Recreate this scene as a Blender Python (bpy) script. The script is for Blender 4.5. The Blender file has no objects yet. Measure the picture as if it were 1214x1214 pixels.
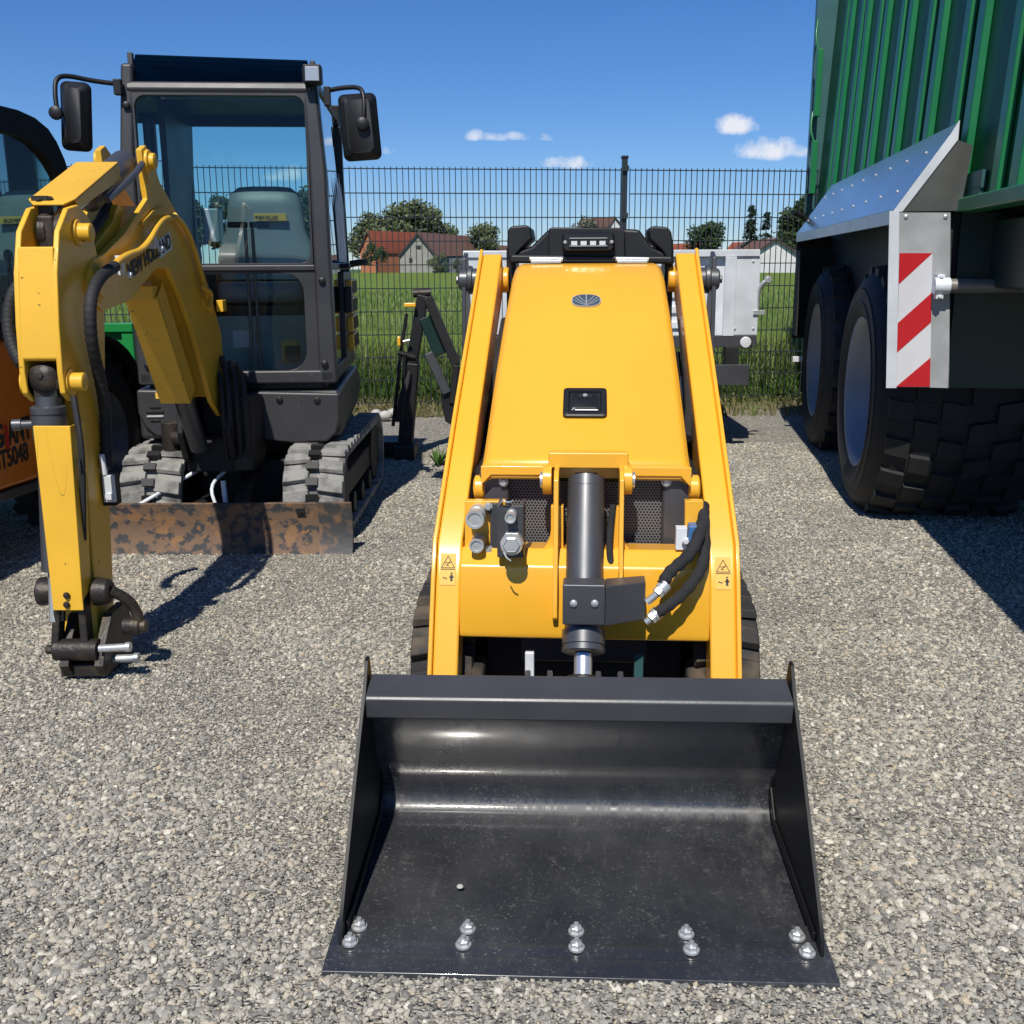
import bpy, bmesh, random
from math import *
from mathutils import Vector, Matrix, noise
random.seed(7)
S=bpy.context.scene; COL=S.collection
# ------------------------------------------------------------------ camera
FPX=1230.0; PITCH=radians(13.3); ROLL=radians(-0.3); EYE=1.28
cam=bpy.data.cameras.new("camera"); co=bpy.data.objects.new("camera",cam); COL.objects.link(co)
cam.sensor_width=36; cam.sensor_fit='HORIZONTAL'; cam.lens=FPX/1214*36; cam.clip_end=3000; cam.clip_start=.05
co.location=(0,0,EYE); co.rotation_mode='XYZ'
co.matrix_world=Matrix.Translation((0,0,EYE))@Matrix.Rotation(radians(90)-PITCH,4,'X')@Matrix.Rotation(ROLL,4,'Z')
S.camera=co
def ray(px,py):
    u=px-607;v=py-607;c,s=cos(ROLL),sin(ROLL);u,v=c*u+s*v,-s*u+c*v
    return Vector((u/FPX,cos(PITCH)-v/FPX*sin(PITCH),-sin(PITCH)-v/FPX*cos(PITCH)))
class Frame:
    def __init__(s,x,y,deg=0,z=0):
        s.M=Matrix.Translation((x,y,z))@Matrix.Rotation(radians(deg),4,'Z'); s.I=s.M.inverted(); s.loc=(x,y,z); s.deg=deg
    def at(s,px,py,**k):
        d=s.I.to_3x3()@ray(px,py);o=s.I@Vector((0,0,EYE));ax,v=list(k.items())[0];i='xyz'.index(ax)
        return o+d*((v-o[i])/d[i])
W=Frame(0,0)
# ------------------------------------------------------------------ materials
def nodes(m): m.use_nodes=True; return m.node_tree.nodes,m.node_tree.links
def mat(name,col,rough=.5,metal=0,var=.08,scale=6,bump=0,bscale=80,coat=0,col2=None,mixs=(.45,.6),spec=.5,spk=None,rvar=.1):
    m=bpy.data.materials.new(name); N,L=nodes(m); b=N['Principled BSDF']
    tc=N.new('ShaderNodeTexCoord')
    n=N.new('ShaderNodeTexNoise'); n.inputs['Scale'].default_value=scale; n.inputs['Detail'].default_value=8; L.new(tc.outputs['Object'],n.inputs['Vector'])
    r=N.new('ShaderNodeValToRGB'); r.color_ramp.elements[0].position=mixs[0] if col2 else .3; r.color_ramp.elements[1].position=mixs[1] if col2 else .7
    c=Vector(col[:3]); c2=Vector(col2[:3]) if col2 else c*(1+var); c1=c if col2 else c*(1-var)
    r.color_ramp.elements[0].color=(*c1,1); r.color_ramp.elements[1].color=(*c2,1); L.new(n.outputs['Fac'],r.inputs['Fac'])
    out=r.outputs['Color']
    if spk: # speckles of another colour: (colour, scale, threshold)
        n2=N.new('ShaderNodeTexNoise'); n2.inputs['Scale'].default_value=spk[1]; n2.inputs['Detail'].default_value=4; L.new(tc.outputs['Object'],n2.inputs['Vector'])
        r2=N.new('ShaderNodeValToRGB'); r2.color_ramp.elements[0].position=spk[2]; r2.color_ramp.elements[1].position=spk[2]+.05; L.new(n2.outputs['Fac'],r2.inputs['Fac'])
        mx=N.new('ShaderNodeMix'); mx.data_type='RGBA'; L.new(r2.outputs['Color'],mx.inputs['Factor']); L.new(out,mx.inputs['A']); mx.inputs['B'].default_value=(*spk[0],1); out=mx.outputs['Result']
    L.new(out,b.inputs['Base Color'])
    mr=N.new('ShaderNodeMapRange'); mr.inputs['To Min'].default_value=max(0.03,rough-rvar); mr.inputs['To Max'].default_value=min(1,rough+rvar); L.new(n.outputs['Fac'],mr.inputs['Value']); L.new(mr.outputs['Result'],b.inputs['Roughness'])
    b.inputs['Metallic'].default_value=metal; b.inputs['Coat Weight'].default_value=coat; b.inputs['Coat Roughness'].default_value=.08; b.inputs['Specular IOR Level'].default_value=spec
    if bump:
        n3=N.new('ShaderNodeTexNoise'); n3.inputs['Scale'].default_value=bscale; n3.inputs['Detail'].default_value=5; L.new(tc.outputs['Object'],n3.inputs['Vector'])
        bp=N.new('ShaderNodeBump'); bp.inputs['Strength'].default_value=bump; bp.inputs['Distance'].default_value=.01; L.new(n3.outputs['Fac'],bp.inputs['Height']); L.new(bp.outputs['Normal'],b.inputs['Normal'])
    return m
def scratched(m,sc_col=(.035,.03,.025),wid=.0022,thr=.58,st=(5,5,.8),sc=3.5):
    N,L=nodes(m); b=N['Principled BSDF']; src=b.inputs['Base Color'].links[0].from_socket; tc=[n for n in N if n.type=='TEX_COORD'][0]
    def no(sc,st,det=3):
        mp=N.new('ShaderNodeMapping'); mp.inputs['Scale'].default_value=st; L.new(tc.outputs['Object'],mp.inputs['Vector']); n=N.new('ShaderNodeTexNoise'); n.inputs['Scale'].default_value=sc; n.inputs['Detail'].default_value=det; L.new(mp.outputs[0],n.inputs['Vector']); return n.outputs['Fac']
    a=N.new('ShaderNodeMath'); a.operation='SUBTRACT'; a.inputs[1].default_value=.5; L.new(no(sc,st,.6),a.inputs[0]); a2=N.new('ShaderNodeMath'); a2.operation='ABSOLUTE'; L.new(a.outputs[0],a2.inputs[0])
    l=N.new('ShaderNodeMath'); l.operation='LESS_THAN'; l.inputs[1].default_value=wid; L.new(a2.outputs[0],l.inputs[0]); g=N.new('ShaderNodeMath'); g.operation='GREATER_THAN'; g.inputs[1].default_value=thr; L.new(no(5,(1,1,1),5),g.inputs[0])
    mu=N.new('ShaderNodeMath'); mu.operation='MULTIPLY'; L.new(l.outputs[0],mu.inputs[0]); L.new(g.outputs[0],mu.inputs[1]); mx=N.new('ShaderNodeMix'); mx.data_type='RGBA'; L.new(mu.outputs[0],mx.inputs['Factor']); L.new(src,mx.inputs['A']); mx.inputs['B'].default_value=(*sc_col,1); L.new(mx.outputs['Result'],b.inputs['Base Color']); return m
def glass(name,tint,refl=.12):
    m=bpy.data.materials.new(name); N,L=nodes(m); N.remove(N['Principled BSDF']); o=N['Material Output']
    t=N.new('ShaderNodeBsdfTransparent'); t.inputs['Color'].default_value=(*tint,1); g=N.new('ShaderNodeBsdfGlossy'); g.inputs['Roughness'].default_value=.02
    fr=N.new('ShaderNodeFresnel'); fr.inputs['IOR'].default_value=1.5; ad=N.new('ShaderNodeMath'); ad.operation='MULTIPLY'; ad.inputs[1].default_value=refl/.04; ad.use_clamp=True
    L.new(fr.outputs[0],ad.inputs[0]); mx=N.new('ShaderNodeMixShader'); L.new(ad.outputs[0],mx.inputs[0]); L.new(t.outputs[0],mx.inputs[1]); L.new(g.outputs[0],mx.inputs[2]); L.new(mx.outputs[0],o.inputs['Surface'])
    return m
M={}
M['yellow']=mat('glossy_yellow_paint',(.86,.43,.032),.3,0,.03,3,coat=.5,rvar=.05)
M['yused']=scratched(mat('worn_yellow_paint',(.78,.44,.032),.42,0,.07,4,bump=.04,bscale=60,coat=.1,spk=((.05,.04,.03),34,.70)))
M['blackgloss']=mat('gloss_black_steel',(.009,.009,.010),.5,0,.2,5,spec=.3)
M['mirrorsheet']=mat('polished_mudguard_sheet',(.44,.46,.47),.17,.8,.05,3)
M['dullzinc']=mat('dull_zinc_plate',(.30,.31,.315),.5,.1,.13,9,col2=(.37,.38,.385),mixs=(.4,.65),bump=.03,bscale=40)
M['steelplate']=mat('bare_steel_plate',(.30,.28,.25),.28,.8,.1,5)
M['floorpanel']=mat('cab_floor_grey',(.30,.34,.32),.6,0,.2,6)
M['led']=mat('led_chip',(.75,.78,.80),.2,.3)
M['barsteel']=mat('dull_steel_bar',(.20,.19,.17),.45,.3,.15,9)
M['anth']=mat('anthracite_paint',(.050,.051,.056),.38,0,.12,5,bump=.03,bscale=90)
M['cabpaint']=mat('cab_grey_paint',(.038,.038,.041),.45,0,.12,5,bump=.05,bscale=60,spk=((.10,.10,.10),30,.70))
M['cylpaint']=mat('cylinder_grey',(.070,.073,.082),.42,.3,.06,5,coat=.2,spec=.9)
M['black']=mat('black_plastic',(.009,.009,.010),.5,0,.2,6,bump=.05,bscale=200)
M['dark']=mat('dark_machinery',(.007,.007,.008),.65,0,.5,9,bump=.2,bscale=40)
M['grime']=mat('greasy_dark_steel',(.035,.030,.026),.5,.4,.3,12,col2=(.10,.075,.05),mixs=(.5,.72),bump=.3,bscale=60)
M['chrome']=mat('chrome',(.70,.71,.72),.28,.75,.03)
M['zinc']=mat('zinc_bolt',(.60,.61,.60),.34,.6,.08,30)
M['galv']=mat('galvanised_steel',(.68,.71,.74),.42,.05,.13,9,bump=.04,bscale=40)
M['fengalv']=mat('plain_galvanised_sheet',(.66,.69,.72),.34,.2,.1,7,bump=.02,bscale=30)
M['rubber']=mat('clean_black_rubber',(.017,.017,.018),.7,0,.3,10,bump=.15,bscale=90)
M['rubdust']=mat('dusty_track_rubber',(.09,.087,.082),.9,0,.3,12,col2=(.27,.265,.25),mixs=(.33,.55),bump=.35,bscale=60)
M['rubbrown']=mat('brown_dust_track_rubber',(.022,.021,.02),.75,0,.3,7,col2=(.10,.075,.05),mixs=(.48,.64),bump=.25,bscale=60)
M['rust']=mat('rusty_blade_steel',(.17,.105,.065),.75,.1,.3,21,col2=(.045,.046,.05),mixs=(.50,.57),bump=.2,bscale=50,spk=((.24,.13,.06),16,.57))
M['rust2']=mat('scraped_blade_steel',(.06,.06,.062),.6,.2,.3,14,col2=(.20,.12,.07),mixs=(.48,.6),bump=.2,bscale=50)
M['tgreen']=mat('trailer_green_paint',(.004,.15,.042),.42,0,.08,4,coat=.08)
M['tpanel']=mat('trailer_green_shaded',(.003,.085,.026),.5,0,.1,3,spec=.25)  # the rib green darkened: shade of the wall panels put into the colour
M['rimdark']=mat('dark_rim_paint',(.04,.05,.065),.4,.3,.1)
M['tdark']=mat('dark_green_panel',(.008,.028,.022),.4,0,.15,4)
M['green2']=mat('bright_green_paint',(.01,.22,.045),.4,0,.08,4,coat=.2)
M['steelblue']=mat('blue_grey_paint',(.045,.12,.12),.35,.1,.06,4)
M['orange']=mat('orange_paint',(.55,.15,.006),.4,0,.08,4,coat=.3)
M['red']=mat('red_reflective',(.46,.010,.014),.4,0,.05)
M['white']=mat('white_reflective',(.60,.60,.62),.4,0,.05)
M['rim']=mat('silver_rim_paint',(.28,.31,.35),.45,.15,.08,4)
M['blue']=mat('blue_block',(.05,.16,.36),.4)
M['decal']=mat('decal_yellow',(.78,.46,.08),.45,0,.04)
M['ink']=mat('black_print',(.012,.011,.012),.5)
M['redink']=mat('red_print',(.45,.01,.01),.5)
M['logo']=mat('logo_blue_grey',(.055,.075,.10),.35)
M['silverp']=mat('silver_print',(.5,.5,.5),.35,.4)
M['seat']=mat('grey_vinyl',(.26,.265,.275),.42,0,.1,5,bump=.1,bscale=150)
M['fence']=mat('anthracite_fence_coating',(.028,.036,.040),.4,.1,.1)
M['lens']=mat('lamp_lens',(.45,.48,.50),.12,.3,.05)
M['hose']=mat('woven_hose_sleeve',(.018,.018,.020),.8,0,.3,30,bump=.6,bscale=250)
M['glass']=glass('tinted_cab_glass',(.72,.83,.85),.04)
M['visor']=glass('visor_glass',(.12,.20,.20),.035)
M['glassl']=glass('lower_cab_glass',(.85,.93,.92),.04)
M['glassr']=glass('rear_cab_glass',(.66,.90,.88),.05)
M['glassd2']=glass('dark_side_glass',(.10,.15,.14),.08)
M['glassd']=glass('dark_roof_glass',(.55,.68,.68),.03)
M['glasssd']=glass('side_cab_glass',(.55,.66,.70),.30)
M['polycarb']=mat('clear_plastic_tank',(.30,.38,.44),.3)
M['paleshape']=mat('jagged_pale_sheet',(.62,.63,.66),.6,0,.3,14)
# bucket: dark paint under dust
def bucketmat():
    m=mat('dusty_bucket_paint',(.024,.025,.029),.28,0,.1,4,coat=.35)
    N,L=nodes(m); b=N['Principled BSDF']; tc=[n for n in N if n.type=='TEX_COORD'][0]
    src=b.inputs['Base Color'].links[0].from_socket
    def no(sc,det,st=(1,1,1)):
        mp=N.new('ShaderNodeMapping'); mp.inputs['Scale'].default_value=st; L.new(tc.outputs['Object'],mp.inputs['Vector'])
        n=N.new('ShaderNodeTexNoise'); n.inputs['Scale'].default_value=sc; n.inputs['Detail'].default_value=det; n.inputs['Roughness'].default_value=.7; L.new(mp.outputs[0],n.inputs['Vector']); return n.outputs['Fac']
    def rng(s,a,c,lo,hi):
        r=N.new('ShaderNodeMapRange'); r.inputs['From Min'].default_value=a; r.inputs['From Max'].default_value=c; r.inputs['To Min'].default_value=lo; r.inputs['To Max'].default_value=hi; L.new(s,r.inputs['Value']); return r.outputs[0]
    def mth(op,a,c):
        q=N.new('ShaderNodeMath'); q.operation=op; q.use_clamp=(op=='ADD')
        for i,v in enumerate((a,c)):
            if isinstance(v,(int,float)): q.inputs[i].default_value=v
            else: L.new(v,q.inputs[i])
        return q.outputs[0]
    sep=N.new('ShaderNodeSeparateXYZ'); L.new(tc.outputs['Object'],sep.inputs[0])
    haze=rng(no(3,6),.42,.7,.02,.22)
    spk=mth('MULTIPLY',rng(no(150,2),.60,.70,0,.6),rng(no(5,4),.40,.62,.15,1))
    drip=rng(no(26,4,(1.6,.5,.5)),.56,.75,0,.14)
    blot=rng(no(38,3),.62,.70,0,.20)
    d=mth('ADD',mth('ADD',haze,spk),mth('ADD',drip,blot))
    # dust banked into the crease between floor and back sheet and into the right corner
    cy=mth('SUBTRACT',sep.outputs['Y'],.545); cy=mth('ABSOLUTE',cy,0); z0=mth('ABSOLUTE',mth('SUBTRACT',sep.outputs['Z'],.05),0)
    cr=mth('MULTIPLY',rng(mth('ADD',cy,z0),.0,.032,1,0),rng(no(60,5,(1,.2,.2)),.35,.65,.05,.55)); cr=mth('MAXIMUM',cr,0)
    rx=rng(sep.outputs['X'],.34,.46,0,.9); rr=mth('MULTIPLY',rx,rng(no(16,8,(1,.35,1)),.5,.72,0,.8))
    d=mth('ADD',d,mth('ADD',cr,rr))
    mx=N.new('ShaderNodeMix'); mx.data_type='RGBA'; L.new(d,mx.inputs['Factor']); L.new(src,mx.inputs['A']); mx.inputs['B'].default_value=(.16,.16,.155,1); L.new(mx.outputs['Result'],b.inputs['Base Color'])
    L.new(rng(d,0,.8,.22,.85),b.inputs['Roughness']); L.new(rng(d,0,.6,.7,.1),b.inputs['Coat Weight'])
    return m
M['bucket']=bucketmat()
def gridmat():
    m=bpy.data.materials.new('perforated_sheet'); N,L=nodes(m); b=N['Principled BSDF']; tc=N.new('ShaderNodeTexCoord'); sep=N.new('ShaderNodeSeparateXYZ'); L.new(tc.outputs['Object'],sep.inputs[0])
    def mth(op,a,c=0,d=None):
        q=N.new('ShaderNodeMath'); q.operation=op
        for i,v in enumerate((a,c)+((d,) if d is not None else ())):
            if isinstance(v,(int,float)): q.inputs[i].default_value=v
            else: L.new(v,q.inputs[i])
        return q.outputs[0]
    p=.0088
    def lat(ox,oz):
        x=mth('SUBTRACT',mth('PINGPONG',mth('ADD',sep.outputs['X'],10+ox),p/2),0); z=mth('PINGPONG',mth('ADD',sep.outputs['Z'],10+oz),p*.866)
        return mth('POWER',mth('ADD',mth('MULTIPLY',x,x),mth('MULTIPLY',z,z)),.5)
    d=mth('MINIMUM',lat(0,0),lat(p/2,p*.866))
    h=mth('LESS_THAN',d,.0031)
    mx=N.new('ShaderNodeMix'); mx.data_type='RGBA'; L.new(h,mx.inputs['Factor']); mx.inputs['A'].default_value=(.16,.16,.165,1); mx.inputs['B'].default_value=(.004,.004,.004,1); L.new(mx.outputs['Result'],b.inputs['Base Color']); b.inputs['Roughness'].default_value=.4
    return m
M['perf']=gridmat()
# ------------------------------------------------------------------ mesh builder
class MB:
    def __init__(s,fr=W): s.v=[];s.f=[];s.mi=[];s.k=0;s.fr=fr
    def add(s,vs,fs):
        o=len(s.v); s.v+=[Vector(v) for v in vs]; s.f+=[[i+o for i in f] for f in fs]; s.mi+=[s.k]*len(fs)
    def box(s,x0,x1,y0,y1,z0,z1,R=None):
        vs=[Vector((x,y,z)) for z in(z0,z1) for y in(y0,y1) for x in(x0,x1)]
        if R is not None:
            c=Vector(((x0+x1)/2,(y0+y1)/2,(z0+z1)/2)); vs=[c+R@(v-c) for v in vs]
        s.add(vs,[(0,2,3,1),(4,5,7,6),(0,1,5,4),(2,6,7,3),(0,4,6,2),(1,3,7,5)]); return s
    def hexa(s,a,b): # two quads (4 pts each)
        s.add(list(a)+list(b),[(3,2,1,0),(4,5,6,7)]+[(i,(i+1)%4,4+(i+1)%4,4+i) for i in range(4)]); return s
    def prism(s,pts,vec):
        n=len(pts); vec=Vector(vec); pts=[Vector(p) for p in pts]
        s.add(pts+[p+vec for p in pts],[tuple(range(n))[::-1],tuple(range(n,2*n))]+[(i,(i+1)%n,n+(i+1)%n,n+i) for i in range(n)]); return s
    def prx(s,yz,x0,x1): return s.prism([(x0,y,z) for y,z in yz],(x1-x0,0,0))
    def ring(s,c,ax,r,n,ph=0):
        ax=Vector(ax).normalized(); u=ax.orthogonal().normalized(); 
        if abs(ax.z)<.9: u=Vector((0,0,1)).cross(ax).normalized()
        w=ax.cross(u); c=Vector(c); return [c+r*(cos(ph+2*pi*i/n)*u+sin(ph+2*pi*i/n)*w) for i in range(n)]
    def loft(s,rings,cap=True,closed=True):
        n=len(rings[0]); vs=[p for r in rings for p in r]; fs=[]
        for j in range(len(rings)-1):
            for i in range(n if closed else n-1): fs.append((j*n+i,j*n+(i+1)%n,(j+1)*n+(i+1)%n,(j+1)*n+i))
        if cap: fs+=[tuple(range(n))[::-1],tuple(range(len(vs)-n,len(vs)))]
        s.add(vs,fs); return s
    def cyl(s,a,b,r,r2=None,n=24): 
        ax=Vector(b)-Vector(a); return s.loft([s.ring(a,ax,r,n),s.ring(b,ax,r if r2 is None else r2,n)])
    def lathe(s,c,ax,prof,n=32,cap=True):
        c=Vector(c); ax=Vector(ax).normalized(); return s.loft([s.ring(c+ax*t,ax,max(r,.0004),n) for t,r in prof],cap)
    def tube(s,pts,r,n=10,sm=0):
        pts=[Vector(p) for p in pts]
        for _ in range(sm):
            q=[pts[0]]
            for a,b in zip(pts,pts[1:]): q+=[a*.75+b*.25,a*.25+b*.75]
            pts=q+[pts[-1]]
        R=[];u=None
        for i,p in enumerate(pts):
            t=(pts[min(i+1,len(pts)-1)]-pts[max(i-1,0)]).normalized()
            if u is None: u=t.orthogonal().normalized()
            u=(u-t*u.dot(t)).normalized(); w=t.cross(u); rr=r(i/(len(pts)-1)) if callable(r) else r
            R.append([p+rr*(cos(2*pi*k/n)*u+sin(2*pi*k/n)*w) for k in range(n)])
        return s.loft(R)
    def bolt(s,c,ax,r,h,dome=False):
        c=Vector(c);ax=Vector(ax).normalized()
        s.cyl(c,c+ax*h*.18,r*1.25,n=20)
        s.loft([s.ring(c+ax*h*.18,ax,r,6),s.ring(c+ax*h*.85,ax,r,6),s.ring(c+ax*h,ax,r*.85,6)])
        if dome: s.lathe(c+ax*h,ax,[(0,r*.55),(h*.3,r*.5),(h*.5,r*.3)],12)
        return s
    def build(s,name,m,par=None,bev=0,seg=2,sharp=35,kind=None,doub=False):
        me=bpy.data.meshes.new(name); I=par['_f'].I if (par is not None and isinstance(par,dict)) else Matrix()
        root=par
        T=(root_inv(par)@s.fr.M)
        me.from_pydata([T@v for v in s.v],[],s.f)
        ms=m if isinstance(m,(list,tuple)) else [m]
        for k in ms: me.materials.append(M[k] if isinstance(k,str) else k)
        for p,k in zip(me.polygons,s.mi): p.material_index=k
        bm=bmesh.new(); bm.from_mesh(me)
        if doub: bmesh.ops.remove_doubles(bm,verts=bm.verts,dist=1e-5)
        bmesh.ops.recalc_face_normals(bm,faces=bm.faces)
        for f in bm.faces: f.smooth=True
        for e in bm.edges:
            if len(e.link_faces)!=2 or e.calc_face_angle(0)>radians(sharp): e.smooth=False
        bm.to_mesh(me); bm.free()
        o=bpy.data.objects.new(name,me); COL.objects.link(o)
        if par is not None: o.parent=par
        if bev:
            b=o.modifiers.new('bevel','BEVEL'); b.width=bev; b.segments=seg; b.limit_method='ANGLE'; b.angle_limit=radians(32); b.harden_normals=True
        if kind: o['kind']=kind
        return o
FR={}
def root_inv(p):
    while p is not None:
        if p.name in FR: return FR[p.name].I
        p=p.parent
    return Matrix()
def thing(name,label,cat,fr,group=None):
    o=bpy.data.objects.new(name,None); COL.objects.link(o); o.empty_display_size=.2
    o.matrix_world=fr.M; FR[o.name]=fr; o['label']=label; o['category']=cat
    if group:o['group']=group
    return o
def tag(o,label,cat,group=None):
    o['label']=label;o['category']=cat
    if group:o['group']=group
    return o
def text(name,body,m,par,org,xd,yd,h,bold=.0,ext=.0006,fit=None):
    cu=bpy.data.curves.new(name,'FONT'); cu.body=body; cu.size=h/.7; cu.extrude=ext; cu.offset=bold
    t=bpy.data.objects.new('tmp',cu); COL.objects.link(t); dg=bpy.context.evaluated_depsgraph_get(); me=bpy.data.meshes.new_from_object(t.evaluated_get(dg)); bpy.data.objects.remove(t)
    me.name=name
    xd=Vector(xd).normalized(); yd=Vector(yd).normalized(); zd=xd.cross(yd).normalized()
    if fit:
        w=max(v.co.x for v in me.vertices); 
        for v in me.vertices: v.co.x*=fit/w
    T=root_inv(par)@Matrix.Translation(Vector(org))@Matrix((xd,yd,zd)).transposed().to_4x4()
    me.transform(T); me.materials.append(M[m]); o=bpy.data.objects.new(name,me); COL.objects.link(o); o.parent=par; return o
# ------------------------------------------------------------------ sky & sun
SUNEL=52.5; SUNAZ=11  # behind the camera, a little to its left
w=bpy.data.worlds.new("World"); S.world=w; w.use_nodes=True; N=w.node_tree.nodes; L=w.node_tree.links
bg=N['Background']; bg.inputs['Strength'].default_value=.074
sk=N.new('ShaderNodeTexSky'); sk.sky_type='NISHITA'; sk.sun_disc=False; sk.sun_elevation=radians(SUNEL); sk.sun_rotation=radians(180+SUNAZ); sk.altitude=400; sk.air_density=1.0; sk.dust_density=.0; sk.ozone_density=4.0
tc=N.new('ShaderNodeTexCoord')
def wm(op,a,b=0):
    q=N.new('ShaderNodeMath'); q.operation=op
    for i,v in enumerate((a,b)):
        if isinstance(v,(int,float)): q.inputs[i].default_value=v
        else: L.new(v,q.inputs[i])
    return q.outputs[0]
sp=N.new('ShaderNodeSeparateXYZ'); L.new(tc.outputs['Generated'],sp.inputs[0])
az=wm('DIVIDE',sp.outputs['X'],sp.outputs['Y']); el=wm('DIVIDE',sp.outputs['Z'],sp.outputs['Y'])
nz=N.new('ShaderNodeTexNoise'); nz.inputs['Scale'].default_value=55; nz.inputs['Detail'].default_value=9; nz.inputs['Roughness'].default_value=.62; L.new(tc.outputs['Generated'],nz.inputs['Vector'])
tot=None
for cx,cy,rx,ry,amp in [(570,160,17,7,.8),(612,161,28,6,.45),(640,163,14,4,.3),(676,192,29,8,.8),(870,148,25,12,1),(911,176,42,13,1.05),(455,178,14,5,.6),(340,205,26,9,.5)]:
    d=ray(cx,cy); a0=d.x/d.y; e0=d.z/d.y
    dx=wm('DIVIDE',wm('SUBTRACT',az,a0),rx/FPX*1.25); dy=wm('SUBTRACT',el,e0-ry/FPX*.35)
    dyu=wm('DIVIDE',wm('MAXIMUM',dy,0),ry/FPX*1.55); dyd=wm('DIVIDE',wm('MINIMUM',dy,0),ry/FPX*.75)
    q=wm('ADD',wm('MULTIPLY',dx,dx),wm('ADD',wm('MULTIPLY',dyu,dyu),wm('MULTIPLY',dyd,dyd)))
    c=wm('MULTIPLY',wm('MAXIMUM',wm('SUBTRACT',1,q),0),amp); tot=c if tot is None else wm('MAXIMUM',tot,c)
cl=wm('ADD',tot,wm('MULTIPLY',wm('SUBTRACT',nz.outputs['Fac'],.5),2.2)); msk=N.new('ShaderNodeMapRange'); msk.inputs['From Min'].default_value=.22; msk.inputs['From Max'].default_value=1.05; L.new(cl,msk.inputs['Value'])
front=wm('GREATER_THAN',sp.outputs['Y'],0); mk=wm('MULTIPLY',wm('MULTIPLY',msk.outputs[0],front),wm('GREATER_THAN',tot,.01))
hs=N.new('ShaderNodeHueSaturation'); hs.inputs['Saturation'].default_value=1.12; tn=N.new('ShaderNodeMix'); tn.data_type='RGBA'; tn.blend_type='MULTIPLY'; tn.inputs['Factor'].default_value=1; L.new(sk.outputs[0],tn.inputs['A']); tn.inputs['B'].default_value=(.87,1.03,1.36,1); L.new(tn.outputs['Result'],hs.inputs['Color'])
mx=N.new('ShaderNodeMix'); mx.data_type='RGBA'; L.new(wm('MULTIPLY',mk,.93),mx.inputs['Factor']); L.new(hs.outputs[0],mx.inputs['A']); mx.inputs['B'].default_value=(11.5,11.7,12.6,1); L.new(mx.outputs['Result'],bg.inputs['Color'])
sd=bpy.data.lights.new('sun','SUN'); sd.energy=4.9; sd.angle=radians(.53); sd.color=(1,.955,.87); so=bpy.data.objects.new('sun',sd); COL.objects.link(so)
tosun=Vector((-sin(radians(SUNAZ))*cos(radians(SUNEL)),-cos(radians(SUNAZ))*cos(radians(SUNEL)),sin(radians(SUNEL))))
so.rotation_euler=tosun.to_track_quat('Z','Y').to_euler(); so.location=(-3,-6,12)
S.view_settings.view_transform='Standard'; S.view_settings.look='None'; S.view_settings.exposure=0; S.view_settings.gamma=1
S.render.engine='CYCLES'; S.cycles.max_bounces=8; S.cycles.transparent_max_bounces=16
S.render.resolution_x=S.render.resolution_y=1024
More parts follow.
